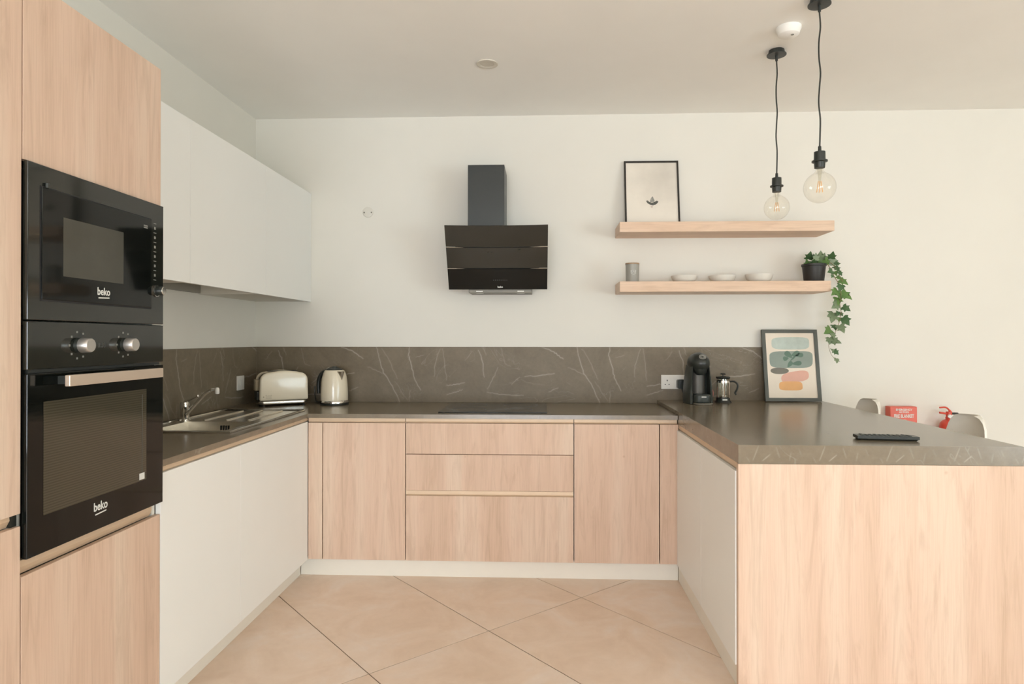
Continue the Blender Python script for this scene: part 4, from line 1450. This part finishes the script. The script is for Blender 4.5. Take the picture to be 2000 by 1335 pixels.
LM = [leaf_mesh(k) for k in range(6)]
leaves = [(1.88, -0.143, 1.787, 0.045), (1.863, -0.144, 1.743, 0.042), (1.892, -0.206, 1.771, 0.039), (1.879, -0.204, 1.741, 0.039), (1.941, -0.152, 1.761, 0.045), (1.954, -0.158, 1.779, 0.039), (1.996, -0.163, 1.764, 0.061), (1.993, -0.188, 1.783, 0.045), (2.02, -0.168, 1.742, 0.033), (2.038, -0.168, 1.734, 0.022), (2.03, -0.169, 1.703, 0.039), (2.036, -0.199, 1.673, 0.028), (2.018, -0.18, 1.675, 0.028), (2.035, -0.182, 1.647, 0.028), (2.072, -0.159, 1.625, 0.047), (1.967, -0.225, 1.682, 0.039), (1.977, -0.228, 1.654, 0.02), (2.007, -0.263, 1.584, 0.045), (1.974, -0.268, 1.556, 0.047), (2.018, -0.222, 1.547, 0.039), (2.055, -0.226, 1.538, 0.061), (2.014, -0.219, 1.509, 0.047), (1.991, -0.233, 1.481, 0.053), (2.057, -0.229, 1.465, 0.042), (2.013, -0.219, 1.436, 0.028), (2.038, -0.211, 1.431, 0.022), (1.99, -0.2, 1.415, 0.061), (2.021, -0.208, 1.401, 0.028), (2.064, -0.207, 1.393, 0.053), (2.031, -0.227, 1.347, 0.05), (2.002, -0.197, 1.355, 0.036), (1.96, -0.207, 1.331, 0.061), (1.985, -0.222, 1.306, 0.031), (1.965, -0.22, 1.277, 0.039), (1.997, -0.22, 1.271, 0.053), (1.978, -0.227, 1.22, 0.022), (2.011, -0.2, 1.209, 0.031), (2.006, -0.217, 1.16, 0.031)]
extra = [(1.915, -0.125, 1.772, 0.045), (1.925, -0.19, 1.782, 0.045), (1.905, -0.165, 1.763, 0.05), (1.955, -0.195, 1.75, 0.042), (1.935, -0.11, 1.76, 0.045), (1.975, -0.14, 1.758, 0.045)]
stem_pts = [(1.926, -0.165, 1.728), (1.964, -0.185, 1.735), (1.999, -0.2, 1.66), (2.017, -0.225, 1.608), (2.027, -0.23, 1.553), (2.022, -0.225, 1.499), (2.032, -0.22, 1.445), (2.027, -0.215, 1.401), (2.016, -0.212, 1.363), (1.995, -0.21, 1.309), (1.963, -0.215, 1.26), (1.973, -0.22, 1.2), (2.008, -0.21, 1.165)]
sp = smoothstep_path(stem_pts, 5)
obj('stem', MB().tube(sp, [0.0028 - 0.0018 * i / len(sp) for i in range(len(sp))], 6), 'stem', t, smooth=True)
sp2 = smoothstep_path([(1.93, -0.15, 1.728), (1.985, -0.165, 1.745), (2.03, -0.17, 1.70), (2.045, -0.18, 1.655), (2.066, -0.165, 1.628)], 5)
obj('stem', MB().tube(sp2, 0.002, 6), 'stem', t, smooth=True)
rng = random.Random(11)
for i, (x, yy, z, s) in enumerate(leaves + extra):
    lf = bpy.data.objects.new('leaf', LM[rng.randrange(6)])
    COL.objects.link(lf)
    lf.parent = t
    c = Vector((x, yy, z))
    crown = z > 1.73
    # leaf tip points outward and down; the blade looks at the room
    if crown:
        d = Vector((x - 1.93, -0.3 * rng.random(), 0.25 + (z - 1.75) * 4)) + Vector((rng.uniform(-.15, .15), 0, rng.uniform(-.2, .2)))
    else:
        near = min(stem_pts, key=lambda q: (Vector(q) - c).length)
        dx = x - near[0]
        d = Vector((dx * 14 + rng.uniform(-.25, .25), -0.25, -0.55 + rng.uniform(-.3, .4)))
    d.normalize()
    nrm = (Vector((rng.uniform(-.35, .35), -1, rng.uniform(0.1, 0.6)))).normalized()
    xax = d.cross(nrm).normalized()
    nrm = xax.cross(d).normalized()
    sc = s * 1.18
    base = c - d * sc * 0.42 - pc
    lf.matrix_local = Matrix(((xax.x * sc, d.x * sc, nrm.x * sc, base.x), (xax.y * sc, d.y * sc, nrm.y * sc, base.y), (xax.z * sc, d.z * sc, nrm.z * sc, base.z), (0, 0, 0, 1)))

# ------------------------------------------------------------------ remote
t = thing('remote_control', 'black remote control lying on the peninsula', 'remote control', (1.592, -1.575, PZ), rotz=math.radians(-7.5))
pr = [(-0.028, 0.006), (-0.022, 0.0005), (0.022, 0.0005), (0.028, 0.006), (0.027, 0.0165), (-0.027, 0.0165)]
vs = []
for xx, k in ((-0.108, 1.0), (-0.100, 1.0), (0.100, 1.0), (0.108, 1.0)):
    dz = 0.006 if abs(xx) > 0.104 else 0
    vs.append([(xx, a * k, max(b, dz)) for a, b in pr])
rc = obj('body', MB().loft(vs), 'black_plastic', t, local=True)
for i in range(11):
    for j in range(3):
        b = obj('button', MB().prism(rrect(0.011, 0.009, 0.003, 2, cx=-0.085 + i * 0.0165, cy=-0.015 + j * 0.015), 2, 0.0166, 0.0182 + 0.0006 * ((i * 7 + j) % 3)), 'black_soft', t, local=True)

# ------------------------------------------------------------------ pendant lamps


def pendant(label, x, y, zplug, zsock, r, zc, wob):
    t = thing('pendant_lamp', label, 'pendant lamp', (x, y, H), group='bare bulb pendants over the peninsula')
    obj('ceiling_rose', MB().lathe([(0, H - 0.0003), (0.036, H - 0.0003), (0.0385, H - 0.018), (0.0455, H - 0.021), (0.0455, H - 0.025), (0, H - 0.027)], 36, (x, y, 0)), 'black_metal', t, smooth=True)
    obj('cord_grip', MB().lathe([(0, H - 0.0265), (0.007, H - 0.0265), (0.006, H - 0.052), (0, H - 0.054)], 16, (x, y, 0)), 'black_metal', t, smooth=True)
    n = 9
    pts = [(x + wob * math.sin(k * 1.9) * (1 if 0 < k < n else 0), y, H - 0.052 + (zplug + 0.012 - H + 0.052) * k / n) for k in range(n + 1)]
    obj('cable', MB().tube(smoothstep_path(pts, 4), 0.0034, 8), 'black_plastic', t, smooth=True)
    L = zplug - zsock
    s = obj('socket', MB().lathe([(0, zplug + 0.022), (0.006, zplug + 0.022), (0.007, zplug), (0.022, zplug - 0.001), (0.0225, zplug - L * .52), (0.031, zplug - L * .55), (0.031, zplug - L * .63), (0.0225, zplug - L * .66), (0.0205, zsock), (0, zsock)], 32, (x, y, 0)), 'black_plastic', t, smooth=True)
    prof = [(0.0135, zsock + 0.001), (0.0135, zsock - 0.006), (0.0165, zsock - 0.014)]
    a0 = math.asin(min(0.99, 0.024 / r))
    for k in range(18):
        a = a0 + (math.pi - a0) * k / 17
        prof.append((r * math.sin(a), zc + r * math.cos(a)))
    prof[-1] = (0, zc - r)
    obj('bulb', MB().lathe(prof, 40, (x, y, 0)), 'bulb', t, smooth=True, angle=80)
    obj('bulb_stem', MB().lathe([(0, zc + r * .15), (0.0035, zc + r * .15), (0.0045, zc + r * .5), (0.010, zsock - 0.004), (0, zsock - 0.002)], 14, (x, y, 0)), 'press_glass', t, smooth=True)
    for q in range(6):
        a = math.radians(60 * q + 15)
        c_, s_ = math.cos(a), math.sin(a)
        obj('filament', MB().tube([(x + 0.006 * c_, y + 0.006 * s_, zc + r * .42), (x + 0.013 * c_, y + 0.013 * s_, zc - r * .30)], 0.0011, 6), 'filament', t, smooth=True)


pendant('black cord pendant with clear globe bulb, hanging nearer the viewer', 1.436, -1.36, 2.066, 1.998, 0.0635, 1.9165, 0.004)
pendant('black cord pendant with clear globe bulb, hanging farther back above the shelf', 1.429, -0.88, 2.076, 2.006, 0.060, 1.930, 0.003)

# ------------------------------------------------------------------ ceiling and wall fittings
t = thing('smoke_detector', 'round white smoke detector on the ceiling by the pendants', 'smoke detector', (1.40, -1.117, H))
sm = obj('housing', MB().lathe([(0, H - .0003), (0.054, H - .0003), (0.054, H - .012), (0.050, H - .018), (0.045, H - .034), (0.036, H - .040), (0, H - .041)], 40, (1.40, -1.117, 0)), 'ceiling', t, smooth=True)
obj('test_button', MB().lathe([(0, H - .0412), (0.007, H - .0412), (0.007, H - .0425), (0, H - .043)], 16, (1.41, -1.135, 0)), 'ink_grey', t, smooth=True)

t = thing('downlight', 'round recessed downlight in the ceiling above the hob', 'ceiling light', (0.0, -0.786, H))
obj('trim_ring', MB().lathe([(0.034, H - .0003), (0.056, H - .0003), (0.055, H - .005), (0.040, H - .007), (0.034, H - .004), (0.034, H - .0003)], 40, (0, -0.786, 0)), 'lamp_ring', t, smooth=True)
obj('lens', MB().lathe([(0, H - .0006), (0.0335, H - .0006), (0.0335, H - .003), (0, H - .003)], 32, (0, -0.786, 0)), 'lamp_ring', t, smooth=True)

t = thing('blank_plate', 'round white blanking plate with two screws on the back wall', 'wall plate', (-0.833, -0.001, 2.096))
obj('disc', MB().lathe([(0, -0.0005), (0.034, -0.0005), (0.033, -0.004), (0.029, -0.006), (0, -0.006)], 36, (-0.833, 0, 2.096), 1), 'plate', t, smooth=True)
for s in (-0.0235, 0.0235):
    obj('screw', MB().lathe([(0, -0.006), (0.005, -0.006), (0.0045, -0.0075), (0, -0.008)], 14, (-0.833 + s, 0, 2.093), 1), 'hood_under', t, smooth=True)

# ------------------------------------------------------------------ fire safety
t = thing('fire_blanket', 'red fire blanket box with white lettering on the back wall', 'fire blanket', (2.47, -0.03, 0.6))
fy = -0.062
fb = obj('box', bx(2.395, 2.555, fy, -0.0015, 0.60, 0.876), 'red_box', t, bevel=0.004)
text('lettering', 'EMERGENCY', 0.017, (2.476, fy - 0.0003, 0.857), (1, 0, 0), (0, 0, 1), 'ink_white', fb, bold=0.0004)
text('lettering', 'ACTION', 0.015, (2.476, fy - 0.0003, 0.843), (1, 0, 0), (0, 0, 1), 'ink_white', fb, bold=0.0004)
text('lettering', 'FIRE BLANKET', 0.030, (2.476, fy - 0.0003, 0.818), (1, 0, 0), (0, 0, 1), 'ink_white', fb, bold=0.0010, sx=0.62)
text('lettering', 'PULL', 0.015, (2.476, fy - 0.0003, 0.793), (1, 0, 0), (0, 0, 1), 'ink_white', fb, bold=0.0004)
for xx in (2.44, 2.49):
    obj('pull_tape', bx(xx - 0.01, xx + 0.01, fy + 0.01, fy + 0.013, 0.565, 0.6), 'ink_white', fb)

ex, ey = 2.728, -0.085
t = thing('fire_extinguisher', 'red fire extinguisher with lever head on the back wall', 'fire extinguisher', (ex, ey, 0.45))
obj('cylinder', MB().lathe([(0, 0.45), (0.045, 0.45), (0.05, 0.458), (0.05, 0.765), (0.046, 0.782), (0.034, 0.796), (0.018, 0.804), (0, 0.804)], 36, (ex, ey, 0)), 'red', t, smooth=True)
hd_ = obj('valve', MB().lathe([(0, 0.804), (0.018, 0.804), (0.019, 0.816), (0.016, 0.82), (0.016, 0.850), (0, 0.852)], 20, (ex, ey, 0)), 'red', t, smooth=True)
obj('carry_handle', MB().tube(smoothstep_path([(ex + 0.012, ey, 0.831), (ex - 0.02, ey, 0.839), (ex - 0.055, ey, 0.844)]), [0.008] * 3 + [0.006] * 10, 8), 'red', hd_, smooth=True)
obj('squeeze_lever', MB().tube(smoothstep_path([(ex + 0.014, ey, 0.844), (ex - 0.015, ey, 0.874), (ex - 0.055, ey, 0.874)]), [0.007] * 3 + [0.005] * 10, 8), 'red', hd_, smooth=True)
obj('gauge', MB().lathe([(0, -0.024), (0.011, -0.024), (0.012, -0.016), (0, -0.014)], 18, (ex - 0.006, ey, 0.824), 1), 'ink_white', hd_, smooth=True)
obj('hose_nozzle', MB().tube([(ex + 0.012, ey, 0.839), (ex + 0.03, ey, 0.839), (ex + 0.052, ey, 0.837)], [0.006, 0.007, 0.008], 10), 'black_plastic', hd_, smooth=True)
obj('bracket', bx(ex - 0.02, ex + 0.02, -0.0345, -0.001, 0.60, 0.66), 'black_metal', t)


# ------------------------------------------------------------------ counter stools
def stool(label, x, y):
    t = thing('counter_stool', label, 'stool', (x, y, 0), group='shell stools along the peninsula')
    # shell: swept profile from seat front up the back; faces -x
    prof = [(-0.20, 0.638, .19), (-0.17, 0.655, .20), (-0.08, 0.648, .205), (0.02, 0.640, .205), (0.09, 0.650, .20), (0.135, 0.69, .19), (0.155, 0.74, .17), (0.168, 0.80, .152), (0.178, 0.86, .136), (0.184, 0.90, .124), (0.187, 0.925, .108), (0.188, 0.942, .086), (0.188, 0.951, .05)]
    n = 12
    top, bot = [], []
    for (px, pz, w) in prof:
        for i in range(n + 1):
            s = i / n * 2 - 1
            curl = 0.045 * s * s
            up = pz + (0.05 * s * s if pz < 0.70 else 0)
            fwd = px - (curl if pz >= 0.70 else 0)
            top.append((fwd, s * w, up))
            bot.append((fwd + (0.010 if pz >= 0.69 else 0), s * w, up - (0.010 if pz < 0.69 else 0)))
    k = n + 1
    R_ = len(prof)
    N_ = len(top)
    fs = []
    for a in range(R_ - 1):
        for i in range(n):
            q = (a * k + i, a * k + i + 1, (a + 1) * k + i + 1, (a + 1) * k + i)
            fs.append(q)
            fs.append(tuple(v + N_ for v in q[::-1]))
    loop = [i for i in range(n + 1)] + [a * k + n for a in range(1, R_)] + [(R_ - 1) * k + i for i in range(n - 1, -1, -1)] + [a * k for a in range(R_ - 2, 0, -1)]
    for a, b in zip(loop, loop[1:] + loop[:1]):
        fs.append((a, a + N_, b + N_, b))
    obj('shell', MB().add(top + bot, fs), 'shell', t, local=True, smooth=True)
    feet = []
    for sx in (-1, 1):
        for sy in (-1, 1):
            obj('leg', MB().tube([(sx * 0.10, sy * 0.10, 0.632), (sx * 0.19, sy * 0.19, 0.0005)], [0.014, 0.010], 12), 'leg_wood', t, local=True, smooth=True)
            feet.append((sx * 0.155, sy * 0.155))
    f = [feet[0], feet[1], feet[3], feet[2]]
    for a, b in zip(f, f[1:] + f[:1]):
        obj('foot_rail', MB().tube([(a[0], a[1], 0.245), (b[0], b[1], 0.245)], 0.006, 8), 'black_metal', t, local=True, smooth=True)
    obj('seat_plate', bx(-0.11, 0.11, -0.11, 0.11, 0.616, 0.629), 'black_metal', t, local=True)


stool('pale grey shell stool by the peninsula, nearer the fire extinguisher', 2.03, -1.128)
stool('pale grey shell stool by the peninsula, nearer the abstract print', 1.965, -0.375)
